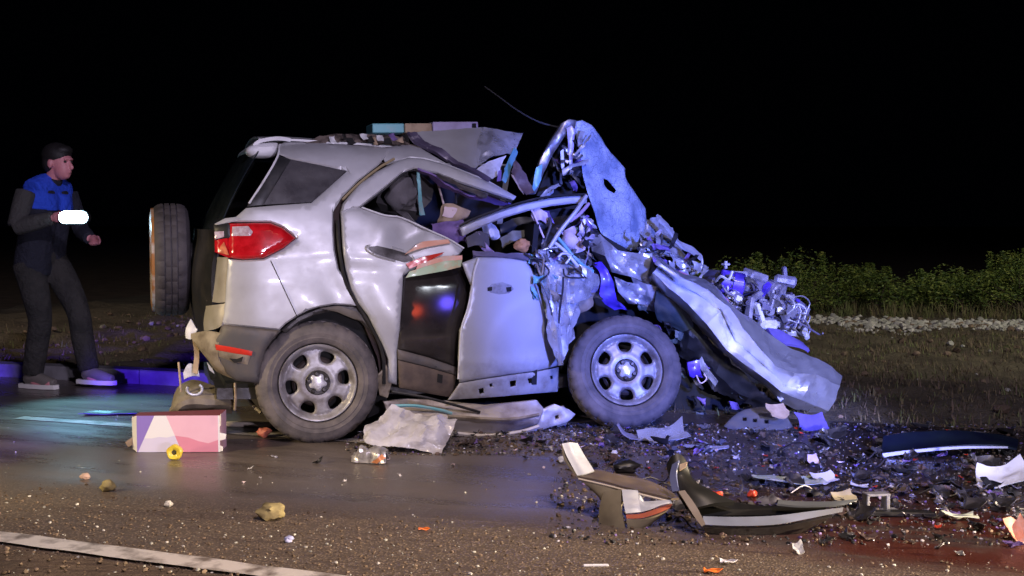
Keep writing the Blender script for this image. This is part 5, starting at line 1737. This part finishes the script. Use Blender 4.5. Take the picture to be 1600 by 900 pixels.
# --- pink printed carton
CARD_P = mat("pink_print", (.82, .50, .60), .45, 0, dirt=((.78, .45, .55), 6, .4, .7), coat=.2)
CARD_P2 = mat("deep_pink_print", (.72, .27, .37), .45, 0, dirt=((.66, .25, .34), 6, .4, .7), coat=.2)
CARD_W = mat("white_print", (.80, .78, .80), .45, 0, coat=.2)
CARD_L = mat("pale_lilac_print", (.66, .62, .80), .45, 0, coat=.2)
CARD_V = mat("violet_print", (.26, .18, .55), .45, 0, coat=.2)
CARD_K = mat("maroon_card_edge", (.22, .05, .06), .6, 0)
cb = G(279, 707)
CT = empty("carton", tuple(cb), rad(1.5))
tag(CT, "pink carton printed with white and violet triangles, lying on the road by the rear wheel", "carton")
cwid, chei, cdep = .415, .185, .16
c0, c1 = -cwid / 2, cwid / 2


def facep(name, polys, mats_, y):
    vs, fs, mi = [], [], []
    for k, poly in polys:
        o = len(vs)
        vs += [V((c0 + s_ * cwid, y, .002 + t_ * chei)) for s_, t_ in poly]
        fs.append(tuple(range(o, o + len(poly))))
        mi.append(k)
    return mk(name, vs, fs, mats_, CT, midx=mi, smooth=False)


facep("front_panel", [(0, [(0, 0), (0.01, 0), (.215, 1), (.0, 1)]), (1, [(.01, 0), (.54, 0), (.485, .34), (.42, .36), (.36, .33), (.30, .37), (.20, .33), (.1225, .55)][:2] + [(.4586, .45), (.36, .40), (.27, .42), (.18, .38), (.0879, .38)]),
                      (2, [(.0879, .38), (.18, .38), (.27, .42), (.36, .40), (.4586, .45), (.355, 1), (.215, 1)]), (3, [(.54, 0), (.98, 0), (.98, .33), (.86, .24), (.74, .30), (.62, .40), (.4586, .45)]), (4, [(.4586, .45), (.62, .40), (.74, .30), (.86, .24), (.98, .33), (.98, 1), (.355, 1)]),
                      (2, [(.98, 0), (1, 0), (1, 1), (.98, 1), (.98, .33)])], [CARD_V, CARD_L, CARD_W, CARD_P2, CARD_P], 0)
y1_ = cdep
mk("side_panel", [V((c0, 0, .002)), V((c0 - .035, .05, .01)), V((c0 - .04, .055, chei * .93)), V((c0, 0, chei + .002))], [(0, 3, 2, 1)], CARD_W, CT, smooth=False)
mk("side_panel", [V((c0 - .035, .05, .01)), V((c0 - .03, y1_, .002)), V((c0 - .03, y1_, chei * .97)), V((c0 - .04, .055, chei * .93))], [(0, 3, 2, 1)], CARD_W, CT, smooth=False)
mk("top_panel", [V((c0, 0, chei + .002)), V((c1, 0, chei + .002)), V((c1, y1_, chei + .008)), V((c0 - .03, y1_, chei * .97)), V((c0 - .04, .055, chei * .93))], [(0, 1, 2, 3, 4)], CARD_K, CT, smooth=False)
mk("back_panel", [V((c0 - .03, y1_, .002)), V((c1, y1_, .002)), V((c1, y1_, chei + .008)), V((c0 - .03, y1_, chei * .97))], [(0, 3, 2, 1)], CARD_P, CT, smooth=False)
mk("side_panel", [V((c1, 0, .002)), V((c1, y1_, .002)), V((c1, y1_, chei + .008)), V((c1, 0, chei + .002))], [(0, 1, 2, 3)], CARD_P, CT, smooth=False)
for q in ([(c1, 0, .10), (c1 + .035, -.01, .095), (c1 + .03, -.012, .068), (c1, 0, .06)], [(c1, .0, .035), (c1 + .018, -.01, .03), (c1 + .016, -.01, .008), (c1, 0, .004)], [(c1, .0, .186), (c1 + .012, -.02, .20), (c1 + .01, -.02, .14), (c1, 0, .13)], [(c0 - .036, .05, .07), (c0 - .065, .02, .05), (c0 - .05, .02, .025), (c0 - .036, .05, .03)]):
    fl = [V(p) for p in q]
    mk("flap", fl + [p + V((0, .003, 0)) for p in fl], [(0, 1, 2, 3), (7, 6, 5, 4), (0, 4, 5, 1), (1, 5, 6, 2), (2, 6, 7, 3), (3, 7, 4, 0)], CARD_W if q[0][0] > 0 else TANP, CT, smooth=False)

# --- yellow cap in front of the carton
YEL = mat("yellow_plastic", (.72, .56, .05), .35, 0, dirt=((.55, .36, .03), 30, .45, .7), coat=.2)
yc = empty("bottle_cap", tuple(G(272, 719)))
tag(yc, "small round yellow cap lying in front of the pink carton", "cap")
v, f = lathe_geo([(.012, .004), (.022, -.004), (.032, -.006), (.037, .000), (.038, .022), (.034, .026)], 20, lambda i, k, r: r * (1 + .05 * math.sin(5 * k * 2 * math.pi / 20)))
mk("cap_ring", [q + V((0, 0, .037)) for q in v], f, YEL, yc)
v, f = lathe_geo([(.001, .002), (.006, .0), (.012, .006)], 12)
mk("cap_centre", [q + V((0, 0, .037)) for q in v], f, mat("dark_olive", (.05, .04, .01), .6), yc)

# --- loose stones on the road
lump("stone", .052, ST_Y, G(424, 811), 4, .62, "ochre stone alone on the brown road below the rear wheel", "stone", "loose stones on the road")
lump("stone", .030, ST_Y, G(168, 768), 6, .8, "mossy dark stone on the road left of the carton", "stone", "loose stones on the road")
lump("stone", .020, mat("pinkish_stone", (.48, .32, .26), .8), G(133, 749), 8, .7, "small pinkish stone on the wet road below the carton", "stone", "loose stones on the road")
lump("stone", .018, ST_W, G(264, 792), 12, .7, "pale pebble at the end of a long thin shadow", "stone", "loose stones on the road")

# --- dark flat strip beside the carton, lath and small things near the rear wheel
scrap("rubber_flap", (.30, .10), BLACKP, G(172, 648), .1, 31, .10, .1, label="flat black rubber flap lying behind the carton", cat="flap")
bx = box_geo(.62, .04, .028, .004, .004, 2)
o = mk("wooden_lath", bx[0], bx[1], mat("pale_lath", (.46, .40, .32), .7, 0, dirt=((.25, .2, .15), 9, .45, .7)), None, G(430, 668), ang=30)
o.rotation_euler = (0, 0, rad(-8))
tag(o, "pale flat strip lying behind the rear wheel", "strip")
lump("plastic_lump", .035, mat("coral_plastic", (.55, .16, .10), .5), G(412, 684), 15, .8, "coral red plastic lump beside the rear wheel", "lump")

# --- crumpled translucent plastic sheet under the door
BAGM = mat("milky_plastic_sheet", (.60, .58, .62), .35, 0, dirt=((.36, .33, .33), 9, .42, .7), bump=(26, .5, .01), coat=.3)
bagloc = G(640, 706)


def bagpt(px, py, d):
    # stands on the road at the car side, leaning back by d
    r = ray(px, py)
    t = (bagloc.y + d) / r.y
    return CAMV + r * t - bagloc


patch("plastic_sheet", [[bagpt(572, 668, .1), bagpt(592, 650, .14), bagpt(612, 630, .2)], [bagpt(572, 694, 0), bagpt(610, 672, .03), bagpt(634, 642, .2)], [bagpt(610, 697, -.02), bagpt(640, 676, -.02), bagpt(660, 650, .16)], [bagpt(650, 702, -.05), bagpt(668, 680, -.03), bagpt(690, 654, .14)], [bagpt(688, 710, -.06), bagpt(700, 690, .0), bagpt(714, 656, .12)]],
      BAGM, None, n=8, thick=.002, cr=(.075, 9, 5), ang=18, loc=bagloc, jag=.006)
tag(bpy.data.objects["plastic_sheet"], "crumpled milky plastic sheet under the open doors", "plastic sheet")
can = empty("crushed_can", tuple(G(578, 722)), rad(-8))
tag(can, "crushed silver foil pack with an orange end beside the plastic sheet", "foil pack")
patch("foil_body", [[V((-.085, y, .004 + z)) for y, z in ((-.03, 0), (-.02, .03), (.02, .035), (.035, .004))], [V((-.02, y, .004 + z)) for y, z in ((-.045, 0), (-.03, .055), (.02, .06), (.045, .004))], [V((.05, y, .004 + z)) for y, z in ((-.05, 0), (-.03, .065), (.03, .06), (.05, .004))], [V((.085, y, .004 + z)) for y, z in ((-.03, 0), (-.02, .05), (.02, .05), (.03, .004))]],
      mat("silver_foil", (.55, .52, .5), .3, .5, dirt=((.2, .17, .15), 30, .45, .7)), can, n=5, cr=(.03, 24, 2), ang=20)
patch("foil_end", [[V((.02, -.052, .01)), V((.05, -.054, .03)), V((.07, -.045, .05))], [V((.05, -.055, .004)), V((.07, -.05, .02)), V((.09, -.04, .03))]], mat("orange_foil", (.6, .22, .08), .35, .2), can, n=4, cr=(.01, 24, 2))

# --- black wheel-arch strip under the front wheel
patch("arch_strip", [[V((-.20, -.10, .085)), V((-.19, -.04, .09))], [V((-.15, -.13, .02)), V((-.14, -.02, .03))], [V((-.02, -.15, .004)), V((-.02, -.02, .008))], [V((.12, -.14, .015)), V((.11, -.02, .02))], [V((.2, -.10, .04)), V((.19, -.03, .05))]],
      mat("grey_lilac_strip", (.30, .28, .34), .4, .2, dirt=((.06, .055, .07), 7, .45, .65)), None, n=5, thick=.006, cr=(.02, 9, 3), loc=G(1018, 684))
tag(bpy.data.objects["arch_strip"], "curved grey strip lying under the front wheel", "strip")

# --- torn bumper cover: pale left piece with a red and white corner
BPG = mat("olive_grey_plastic", (.20, .17, .11), .5, 0, dirt=((.12, .10, .07), 8, .4, .7), bump=(120, .2, .002))
BPT = mat("brown_top_plastic", (.10, .075, .06), .5, 0, dirt=((.16, .12, .09), 9, .45, .7))
BPW = mat("pale_blue_grey_plastic", (.55, .57, .60), .4, 0, dirt=((.4, .4, .42), 10, .5, .7), coat=.2)
BPR = mat("rust_red_band", (.36, .09, .05), .45, 0, dirt=((.25, .07, .04), 14, .45, .7))
tb0 = G(1000, 826)
TBP = empty("torn_bumper_cover", tuple(tb0))
tag(TBP, "torn olive bumper cover with a white and red corner, standing on the road", "bumper cover")


def BQ(px, py, d):
    r = ray(px, py)
    t = (tb0.y + d) / r.y
    return CAMV + r * t - tb0


def bpatch(name, rows, m, par, **k):
    return patch(name, [[BQ(*p) for p in r] for r in rows], m, par, **k)


bpatch("upright_arm", [[(878, 694, .26), (890, 692, .26), (902, 694, .27)], [(886, 714, .23), (898, 712, .23), (912, 712, .24)], [(902, 744, .18), (914, 742, .18), (928, 738, .19)]], BPW, TBP, n=5, thick=.008, cr=(.006, 8, 2))
bpatch("upright_arm_side", [[(877, 694, .26), (878, 694, .30)], [(882, 720, .22), (886, 716, .26)], [(903, 748, .17), (906, 746, .22)]], BPG, TBP, n=5, thick=.008)
bpatch("top_flange", [[(904, 747, .17), (930, 738, .24), (945, 742, .30)], [(950, 758, .12), (972, 748, .22), (990, 748, .28)], [(1000, 770, .06), (1024, 764, .16), (1040, 766, .22)], [(1048, 783, .02), (1054, 782, .05), (1060, 782, .08)]], BPT, TBP, n=6, thick=.008, cr=(.008, 8, 2))
bpatch("front_skin", [[(903, 747, .168), (918, 760, .15), (940, 780, .13)], [(950, 758, .118), (946, 776, .10), (944, 792, .10)], [(978, 766, .09), (974, 782, .07), (970, 796, .06)]], BPG, TBP, n=6, thick=.008)
bpatch("front_skin", [[(944, 768, .11), (958, 767, .10), (972, 766, .085)], [(938, 796, .10), (954, 796, .07), (972, 796, .05)], [(937, 822, .08), (956, 826, .04), (978, 828, .01)]], BPG, TBP, n=6, thick=.01, cr=(.008, 9, 3))
bpatch("corner_panel", [[(972, 767, .08), (985, 767, .075), (997, 768, .07)], [(974, 785, .04), (987, 785, .036), (999, 785, .034)], [(978, 803, .015), (990, 802, .012), (1002, 801, .012)]], BPW, TBP, n=5, thick=.008)
bpatch("corner_blade", [[(997, 768, .07), (1003, 783, .05), (1010, 786, .04), (1048, 783, .02)], [(999, 784, .035), (1008, 791, .02), (1020, 790, .016), (1049, 785, .015)], [(1002, 801, .012), (1016, 797, .008), (1030, 792, .008), (1050, 787, .012)]], BPW, TBP, n=5, thick=.008)
bpatch("red_band", [[(978, 804, .014), (1002, 802, .010), (1030, 793, .007), (1050, 787, .010)], [(979, 810, .012), (1003, 809, .008), (1026, 802, .006), (1044, 792, .012)]], BPR, TBP, n=5, thick=.008)
bpatch("corner_skin", [[(979, 811, .012), (1003, 810, .008), (1026, 803, .006), (1044, 793, .012)], [(980, 822, .01), (1000, 820, .01), (1016, 814, .012), (1034, 802, .02)], [(980, 830, .012), (994, 828, .014), (1006, 822, .02), (1022, 812, .03)]], BPG, TBP, n=5, thick=.008)
tube("flange_edge", [BQ(904, 748, .165), BQ(950, 759, .115), BQ(1000, 772, .055), BQ(1048, 784, .018)], .004, mat("cream_edge", (.62, .54, .42), .5), TBP, 6, 5)

# --- black lower grille piece with a long pale lip
db0 = G(1180, 836)
DBP = empty("broken_grille_piece", tuple(db0))
tag(DBP, "broken black bumper grille with a long pale lip, lying on the road", "grille")


def DQ(px, py, d):
    r = ray(px, py)
    t = (db0.y + d) / r.y
    return CAMV + r * t - db0


def dpatch(name, rows, m, **k):
    return patch(name, [[DQ(*p) for p in r] for r in rows], m, DBP, **k)


GRILLE = mat("black_grille_plastic", (.008, .008, .008), .5, 0, dirt=((.02, .017, .015), 8, .5, .8))
dpatch("raised_end", [[(1046, 728, .18), (1056, 712, .18), (1068, 722, .18)], [(1050, 752, .14), (1064, 746, .13), (1076, 750, .15)], [(1062, 776, .08), (1084, 772, .06), (1106, 774, .08)], [(1074, 800, .03), (1110, 792, .02), (1146, 790, .05)]], GRILLE, n=6, thick=.02, cr=(.012, 10, 3))
dpatch("inner_wall", [[(1070, 790, .12), (1130, 786, .12), (1200, 794, .12), (1290, 790, .10)], [(1084, 810, .07), (1140, 808, .06), (1200, 808, .06), (1290, 802, .06)]], GRILLE, n=6, thick=.01)
dpatch("lip", [[(1098, 807, .01), (1150, 808, .0), (1210, 806, .0), (1262, 800, .01), (1316, 793, .03)], [(1099, 820, .0), (1150, 822, -.01), (1210, 820, -.01), (1262, 811, .0), (1314, 800, .025)]], mat("slate_lip", (.20, .22, .26), .35, .1, dirt=((.2, .2, .22), 6, .45, .7), coat=.3), n=6, thick=.012, cr=(.004, 9, 2))
dpatch("lower_skin", [[(1099, 821, .0), (1150, 823, -.008), (1210, 821, -.008), (1262, 812, .0), (1300, 804, .02)], [(1104, 832, .02), (1150, 836, .01), (1206, 836, .01), (1244, 830, .02), (1272, 818, .03)], [(1116, 838, .05), (1150, 842, .03), (1200, 844, .03), (1232, 838, .04), (1250, 830, .05)]], GLOSSB, n=6, thick=.01)
dpatch("upper_lip", [[(1216, 784, .06), (1250, 786, .06), (1300, 786, .06), (1340, 782, .08)], [(1214, 790, .03), (1250, 793, .03), (1300, 792, .035), (1318, 790, .05)]], mat("dark_slate", (.12, .13, .14), .4, .1), n=5, thick=.008)
dpatch("clip_bracket", [[(1052, 726, .13), (1062, 720, .12)], [(1048, 746, .12), (1058, 742, .11)], [(1052, 770, .08), (1062, 768, .07)]], mat("navy_clip", (.14, .16, .30), .4, .1, dirt=((.6, .62, .6), 22, .6, .66)), n=5, thick=.01)
dpatch("clip_tab", [[(1062, 726, .12), (1074, 722, .12)], [(1062, 736, .11), (1072, 730, .11)]], TANP, n=3, thick=.004)
dpatch("end_strut", [[(1060, 770, .05), (1070, 768, .05)], [(1078, 798, .0), (1090, 796, .0)], [(1096, 822, -.01), (1102, 818, -.01)]], mat("brown_strut", (.20, .16, .13), .6, 0), n=5, thick=.012)

# --- other single pieces in the wreckage
PLATE = mat("slate_perforated_plate", (.16, .165, .20), .45, .3, dirt=((.25, .22, .2), 6, .5, .75), bump=(60, .3, .004))
pl0 = G(1190, 672)
pout = [(1128, 671), (1142, 654), (1158, 642), (1182, 636), (1206, 636), (1222, 642), (1234, 656), (1242, 671), (1190, 673)]


def PQ(px, py):
    r = ray(px, py)
    t = (pl0.y + (673 - py) * .006) / r.y
    return CAMV + r * t - pl0


o = sheet("perforated_plate", chaikin(pout, 1), PQ, PLATE, None, holes=[[(cx - 3, cy - 2), (cx + 3, cy - 2), (cx + 3, cy + 3), (cx - 3, cy + 3)] for cx, cy in ((1164, 655), (1180, 657), (1198, 659))], step=6, roll=.006, thick=.006, cr=(.012, 9, 3))
o.location = pl0
tag(o, "slate grey perforated plate leaning at the foot of the fender", "plate")
scrap("cardboard_scrap", (.12, .07), TANP, G(1212, 668) + V((0, -.05, .03)), .3, 5, .15, .3, .03, tilt=(0, .9), label="tan cardboard scrap against the perforated plate", cat="cardboard")
scrap("violet_sheet_scrap", (.16, .09), bpy.data.materials["violet_plastic"], G(1266, 672), .2, 8, .2, .3, tilt=(0, .9), label="violet plastic scrap under the fender tip", cat="scrap")
BLUEP = mat("dark_blue_panel", (.012, .016, .05), .3, .2, dirt=((.025, .04, .06), 5, .4, .7), coat=.4)
bp0 = G(1470, 715)
BPN = empty("door_mirror_panel", tuple(bp0))
BPN.name = "blue_trim_panel"
tag(BPN, "long dark blue trim panel with a pale lower edge on the right of the road", "panel")


def BN(px, py, d):
    r = ray(px, py)
    t = (bp0.y + d) / r.y
    return CAMV + r * t - bp0


patch("panel_skin", [[BN(1380, 684, .25), BN(1430, 678, .3), BN(1500, 676, .32), BN(1556, 680, .3), BN(1590, 690, .25)], [BN(1378, 700, .12), BN(1430, 694, .14), BN(1500, 690, .15), BN(1556, 692, .15), BN(1590, 698, .15)], [BN(1378, 711, .0), BN(1430, 705, .0), BN(1500, 699, .0), BN(1556, 699, .02), BN(1588, 704, .05)]], BLUEP, BPN, n=6, thick=.01, cr=(.012, 5, 2))
patch("panel_edge", [[BN(1378, 708, -.01), BN(1430, 702, -.01), BN(1500, 697, -.01), BN(1574, 697, .0)], [BN(1379, 714, -.01), BN(1430, 707, -.01), BN(1500, 701, -.01), BN(1574, 700, .0)]], mat("pale_blue_edge", (.42, .44, .66), .35, .1), BPN, n=6, thick=.008)
scrap("white_shard", (.20, .13), WHITEP, G(1566, 760), -.2, 12, .2, .5, tilt=(.2, .5), label="large bright white shard at the right end of the wreckage", cat="shard")
scrap("white_strip", (.22, .05), WHITEP, G(1590, 744), .1, 14, .15, .2, label="thin pale strip behind the large white shard", cat="strip")
scrap("glass_sheet", (.30, .14), mat("greenish_crazed_glass", (.34, .42, .42), .25, 0, dirt=((.6, .64, .64), 20, .5, .65), coat=.4), G(1232, 758), -.1, 17, .25, .3, label="greenish crumpled sheet of broken glass behind the black grille", cat="glass")
scrap("white_shard", (.12, .06), WHITEP, G(1288, 756), .5, 19, .3, .5, tilt=(0, .6), label="curled white shard at the end of the greenish glass", cat="shard")
scrap("white_shard", (.08, .03), WHITEP, G(1342, 762), -.5, 20, .3, .4, label="slim white shard right of the greenish glass", cat="shard")
scrap("metal_scrap", (.26, .13), PAINT_C, G(1036, 690), .1, 23, .45, .4, tilt=(.2, .4), label="crumpled silver panel piece beside the front wheel", cat="scrap metal")
scrap("metal_scrap", (.22, .08), mat("grey_lilac_sheet", (.36, .36, .44), .35, .3), G(1106, 703), -.1, 25, .12, .15, label="flat smooth grey piece right of the front wheel", cat="scrap metal")
scrap("paper_wrapper", (.05, .045), PINKW, G(1270, 728), .2, 28, .5, .5, tilt=(0, .9), label="small tan and pink wrapper standing up among dark debris", cat="wrapper")
scrap("card_shard", (.09, .06), mat("cream_card", (.52, .46, .30), .7), G(1318, 783), .2, 29, .2, .3, tilt=(.1, .5), label="cream card piece behind the tip of the pale lip", cat="card")
bxm = join(box_geo(.14, .05, .012, .003), (xf(box_geo(.012, .05, .07, .003)[0], (-.064, 0, .01)), box_geo(.012, .05, .07, .003)[1]), (xf(box_geo(.016, .05, .06, .003)[0], (.02, 0, .01)), box_geo(.016, .05, .06, .003)[1]), (xf(box_geo(.10, .05, .01, .003)[0], (-.02, 0, .068)), box_geo(.10, .05, .01, .003)[1]))
o = mk("lamp_bracket", bxm[0], bxm[1], mat("grey_bracket_plastic", (.24, .24, .25), .5, 0, dirt=((.08, .08, .08), 12, .45, .7)), None, G(1376, 800), ang=30)
o.rotation_euler = (0, 0, .15)
tag(o, "grey open bracket right of the black grille", "bracket")
bxm = box_geo(.30, .06, .02, .004, .01, 3)
o = mk("rubber_strip", bxm[0], bxm[1], BLACKP, None, G(1400, 806), ang=30)
o.rotation_euler = (0, 0, -.05)
tag(o, "flat black strip in front of the grey bracket", "strip")
scrap("pale_cloth", (.13, .07), mat("pale_green_cloth", (.52, .56, .44), .8), G(1500, 812), .1, 33, .3, .4, label="pale greenish rag on the reddish ground", cat="rag")
scrap("orange_card_piece", (.085, .075), mat("orange_pink_card", (.60, .24, .15), .6, 0, dirt=((.62, .40, .38), 14, .45, .65)), G(1591, 846), .3, 61, .6, .6, tilt=(.2, 1.0), label="crushed orange and pink card at the right edge of the road", cat="card")
scrap("white_card_piece", (.036, .03), mat("dirty_white_card", (.50, .50, .50), .6, 0, dirt=((.3, .28, .26), 16, .45, .7)), G(1247, 865), .3, 62, .7, .7, tilt=(.2, .9), label="small crushed white card in front of the black grille", cat="card")
bxm = box_geo(.085, .010, .008, .002)
o = mk("white_stick", bxm[0], bxm[1], WHITEP, None, G(931, 885), ang=30)
o.rotation_euler = (0, 0, .04)
tag(o, "short white stick on the gritty road in front of the bumper cover", "stick")
lump("blue_chip", .018, mat("blue_white_chip", (.45, .47, .7), .4), G(451, 848), 41, .7, "small bluish white chip with a long shadow on the gritty road", "chip")
REDP = mat("red_plastic", (.70, .07, .03), .3, 0, dirt=((.5, .04, .02), 30, .45, .7), coat=.4)
lump("red_shard", .030, REDP, G(1118, 784), 42, .8, "round red lamp shard just above the black grille", "shard")
lump("red_shard", .020, REDP, G(1175, 778), 43, .8, "smaller red shard right of the round red one", "shard")
scrap("orange_shard", (.06, .03), mat("orange_plastic", (.75, .17, .03), .35, 0, coat=.3), G(1114, 896), .3, 44, .4, .4, label="orange red shard on the gritty road nearest the camera, below the black grille", cat="shard")
scrap("orange_shard", (.04, .02), bpy.data.materials["orange_plastic"], G(662, 829), .3, 45, .4, .4, label="small orange shard alone on the gritty road left of the bumper cover", cat="shard")
scrap("orange_shard", (.05, .03), bpy.data.materials["orange_plastic"], G(1352, 806), .2, 46, .4, .4, label="orange shard against the grey open bracket", cat="shard")
scrap("clear_shard", (.05, .035), BAGM, G(1138, 882), .4, 47, .5, .5, label="clear crumpled shard above the orange red one", cat="shard")
lump("rubber_lump", .060, BLACKP, G(978, 738), 51, .5, "black rubber lump behind the bumper cover", "lump")
lump("white_chip", .020, WHITEP, G(879, 724), 52, .9, "white chip left of the bumper cover", "chip")
lump("white_chip", .016, WHITEP, G(960, 712), 53, .9, "white chip behind the bumper cover", "chip")
bxm = box_geo(.50, .16, .055, .008, .006, 5)
cx_ = L(660, 201, .75)
lb = empty("flat_box", tuple(CAR.matrix_basis @ V((cx_.x, .75, 1.63)) if False else ORG + EU * cx_.x + EW * .75 + V((0, 0, cx_.z - .032))), YAW + rad(1))
lb.name = "long_flat_box"  # plain box in three colours, set on the roof
lb.rotation_euler = (0, rad(-1.5), YAW)
tag(lb, "long flat box with teal, tan and lavender sections on top of the crushed roof", "box")
ln = .64
for nm, x0, x1, m_ in (("teal_section", -.5, -.20, CYANP), ("tan_section", -.20, .06, TANP), ("lavender_section", .06, .5, LAVP)):
    b_ = box_geo((x1 - x0) * ln - .004, .2, .064 if m_ is LAVP else .056, .005)
    mk(nm, [q + V(((x0 + x1) / 2 * ln, 0, 0)) for q in b_[0]], b_[1], m_, lb, ang=30)
b_ = box_geo(.026, .006, .040, .002)
mk("dark_square", [q + V((.455 * ln, -.103, .014)) for q in b_[0]], b_[1], VOID, lb, ang=30)

# --- many small pieces of wreckage, each its own object, in a few kinds
rnd = random.Random(77)
KINDS = {
    "metal_shard": ([mat("scuffed_metal", (.22, .21, .23), .4, .4, dirt=((.07, .06, .06), 20, .45, .7)), BARE], "small crumpled silver metal shard among the wreckage on the road", "shard", "small metal shards in the wreckage", .09),
    "plastic_shard": ([BLACKP, DARKMET], "small torn black plastic shard among the wreckage on the road", "shard", "small black plastic shards in the wreckage", .11),
    "white_fragment": ([mat("dirty_white_plastic", (.46, .44, .46), .5, 0, dirt=((.2, .17, .16), 24, .45, .7)), PINKW], "tiny pale fragment among the wreckage on the road", "fragment", "tiny pale fragments in the wreckage", .045),
    "brown_fragment": ([bpy.data.materials["brown_pillar_lining"], bpy.data.materials["muddy_cladding"]], "small torn brown lining fragment among the wreckage on the road", "fragment", "small brown fragments in the wreckage", .08),
    "violet_fragment": ([PURPLE, EN2], "small violet grey plastic fragment among the wreckage on the road", "fragment", "small violet fragments in the wreckage", .07),
    "red_fragment": ([REDP, bpy.data.materials["orange_plastic"]], "tiny red lamp fragment among the wreckage on the road", "fragment", "tiny red fragments in the wreckage", .03),
}
protos = {}
for nm, (ms, lab, ct, grp, sz) in KINDS.items():
    protos[nm] = []
    for k in range(5):
        o = scrap(nm, (sz * rnd.uniform(.8, 1.4), sz * rnd.uniform(.4, .9)), ms[k % len(ms)], (0, 0, 0), 0, 200 + k * 7 + len(nm), .7, .6, n=3, tilt=(rnd.uniform(-.2, .2), rnd.uniform(0, .6)), label=lab, cat=ct, group=grp, jag=.5)
        protos[nm].append(o)
used = set()


def drop(nm, p):
    src = rnd.choice(protos[nm])
    if src.name in used:
        o = src.copy()
        COL.objects.link(o)
    else:
        o = src
        used.add(src.name)
    s_ = rnd.uniform(.24, .74)
    o.location = p
    o.scale = (s_, s_, s_)
    o.rotation_euler = (rnd.uniform(-.15, .15), rnd.uniform(-.15, .15), rnd.uniform(0, 6.28))


mix = ["metal_shard"] * 5 + ["plastic_shard"] * 9 + ["white_fragment"] * 3 + ["brown_fragment"] * 5 + ["violet_fragment"] * 4 + ["red_fragment"] * 2
for k in range(520):
    q = rnd.random()
    if q < .66:
        x, y = rnd.uniform(900, 1600), 668 + 150 * rnd.random() ** 1.25
        if x < 1060 and y > 735:
            continue
    elif q < .78:
        x, y = rnd.uniform(1290, 1600), rnd.uniform(720, 870)
    elif q < .965:
        x, y = rnd.uniform(560, 1100), rnd.uniform(672, 702)
    else:
        x, y = rnd.uniform(380, 900), rnd.uniform(690, 760)
        drop("white_fragment" if rnd.random() < .7 else "plastic_shard", G(x, y))
        continue
    p = G(x, y)
    r_, n_ = rn(p)
    p.z = vz(r_, n_) + .004 if n_ > EDGE_N else .003
    drop(rnd.choice(mix), p)
for nm in protos:
    for o in protos[nm]:
        if o.name not in used:
            o.location = G(rnd.uniform(1100, 1500), rnd.uniform(690, 800))
WIREM = [WIRE, BARE, WIRE]
for k in range(22):
    p = G(rnd.uniform(960, 1590), rnd.uniform(675, 830))
    p.z = .006 if rn(p)[1] < EDGE_N else vz(*rn(p)) + .01
    pts = [V((0, 0, 0))]
    a = rnd.uniform(0, 6.28)
    for _ in range(4):
        a += rnd.uniform(-1.2, 1.2)
        pts.append(pts[-1] + V((math.cos(a) * .06, math.sin(a) * .06, 0)))
    for q in pts[1:]:
        q.z = max(0, rnd.uniform(-.01, .045))
    o = tube("wire_scrap", pts, .0035, WIREM[k % 3], None, 5, 3, loc=p)
    tag(o, "loose curled wire among the wreckage on the road", "wire", "loose wires in the wreckage")


def p_deb(r):
    x, y = r.uniform(860, 1620), 662 + 190 * r.random() ** 1.5
    if r.random() < .3:
        x, y = r.uniform(540, 1120), r.uniform(672, 712)
    p = G(x, y)
    q = rn(p)
    p.z = vz(*q) if q[1] > EDGE_N else .0
    return p


scatter("glass_crumbs", 8000, p_deb, lambda r: .0025 + .007 * r.random() ** 3, [BAGM, PAINT, BLACKP, ST_B, PURPLE, SOIL], 9, 0, weights=[1.6, .8, 5, 2, 1.2, 3])
scatter("wreck_dirt", 1500, p_deb, lambda r: .004 + .011 * r.random() ** 2, [BLACKP, SOIL, bpy.data.materials["brown_pillar_lining"]], 10, 0, weights=[3, 4, 2])
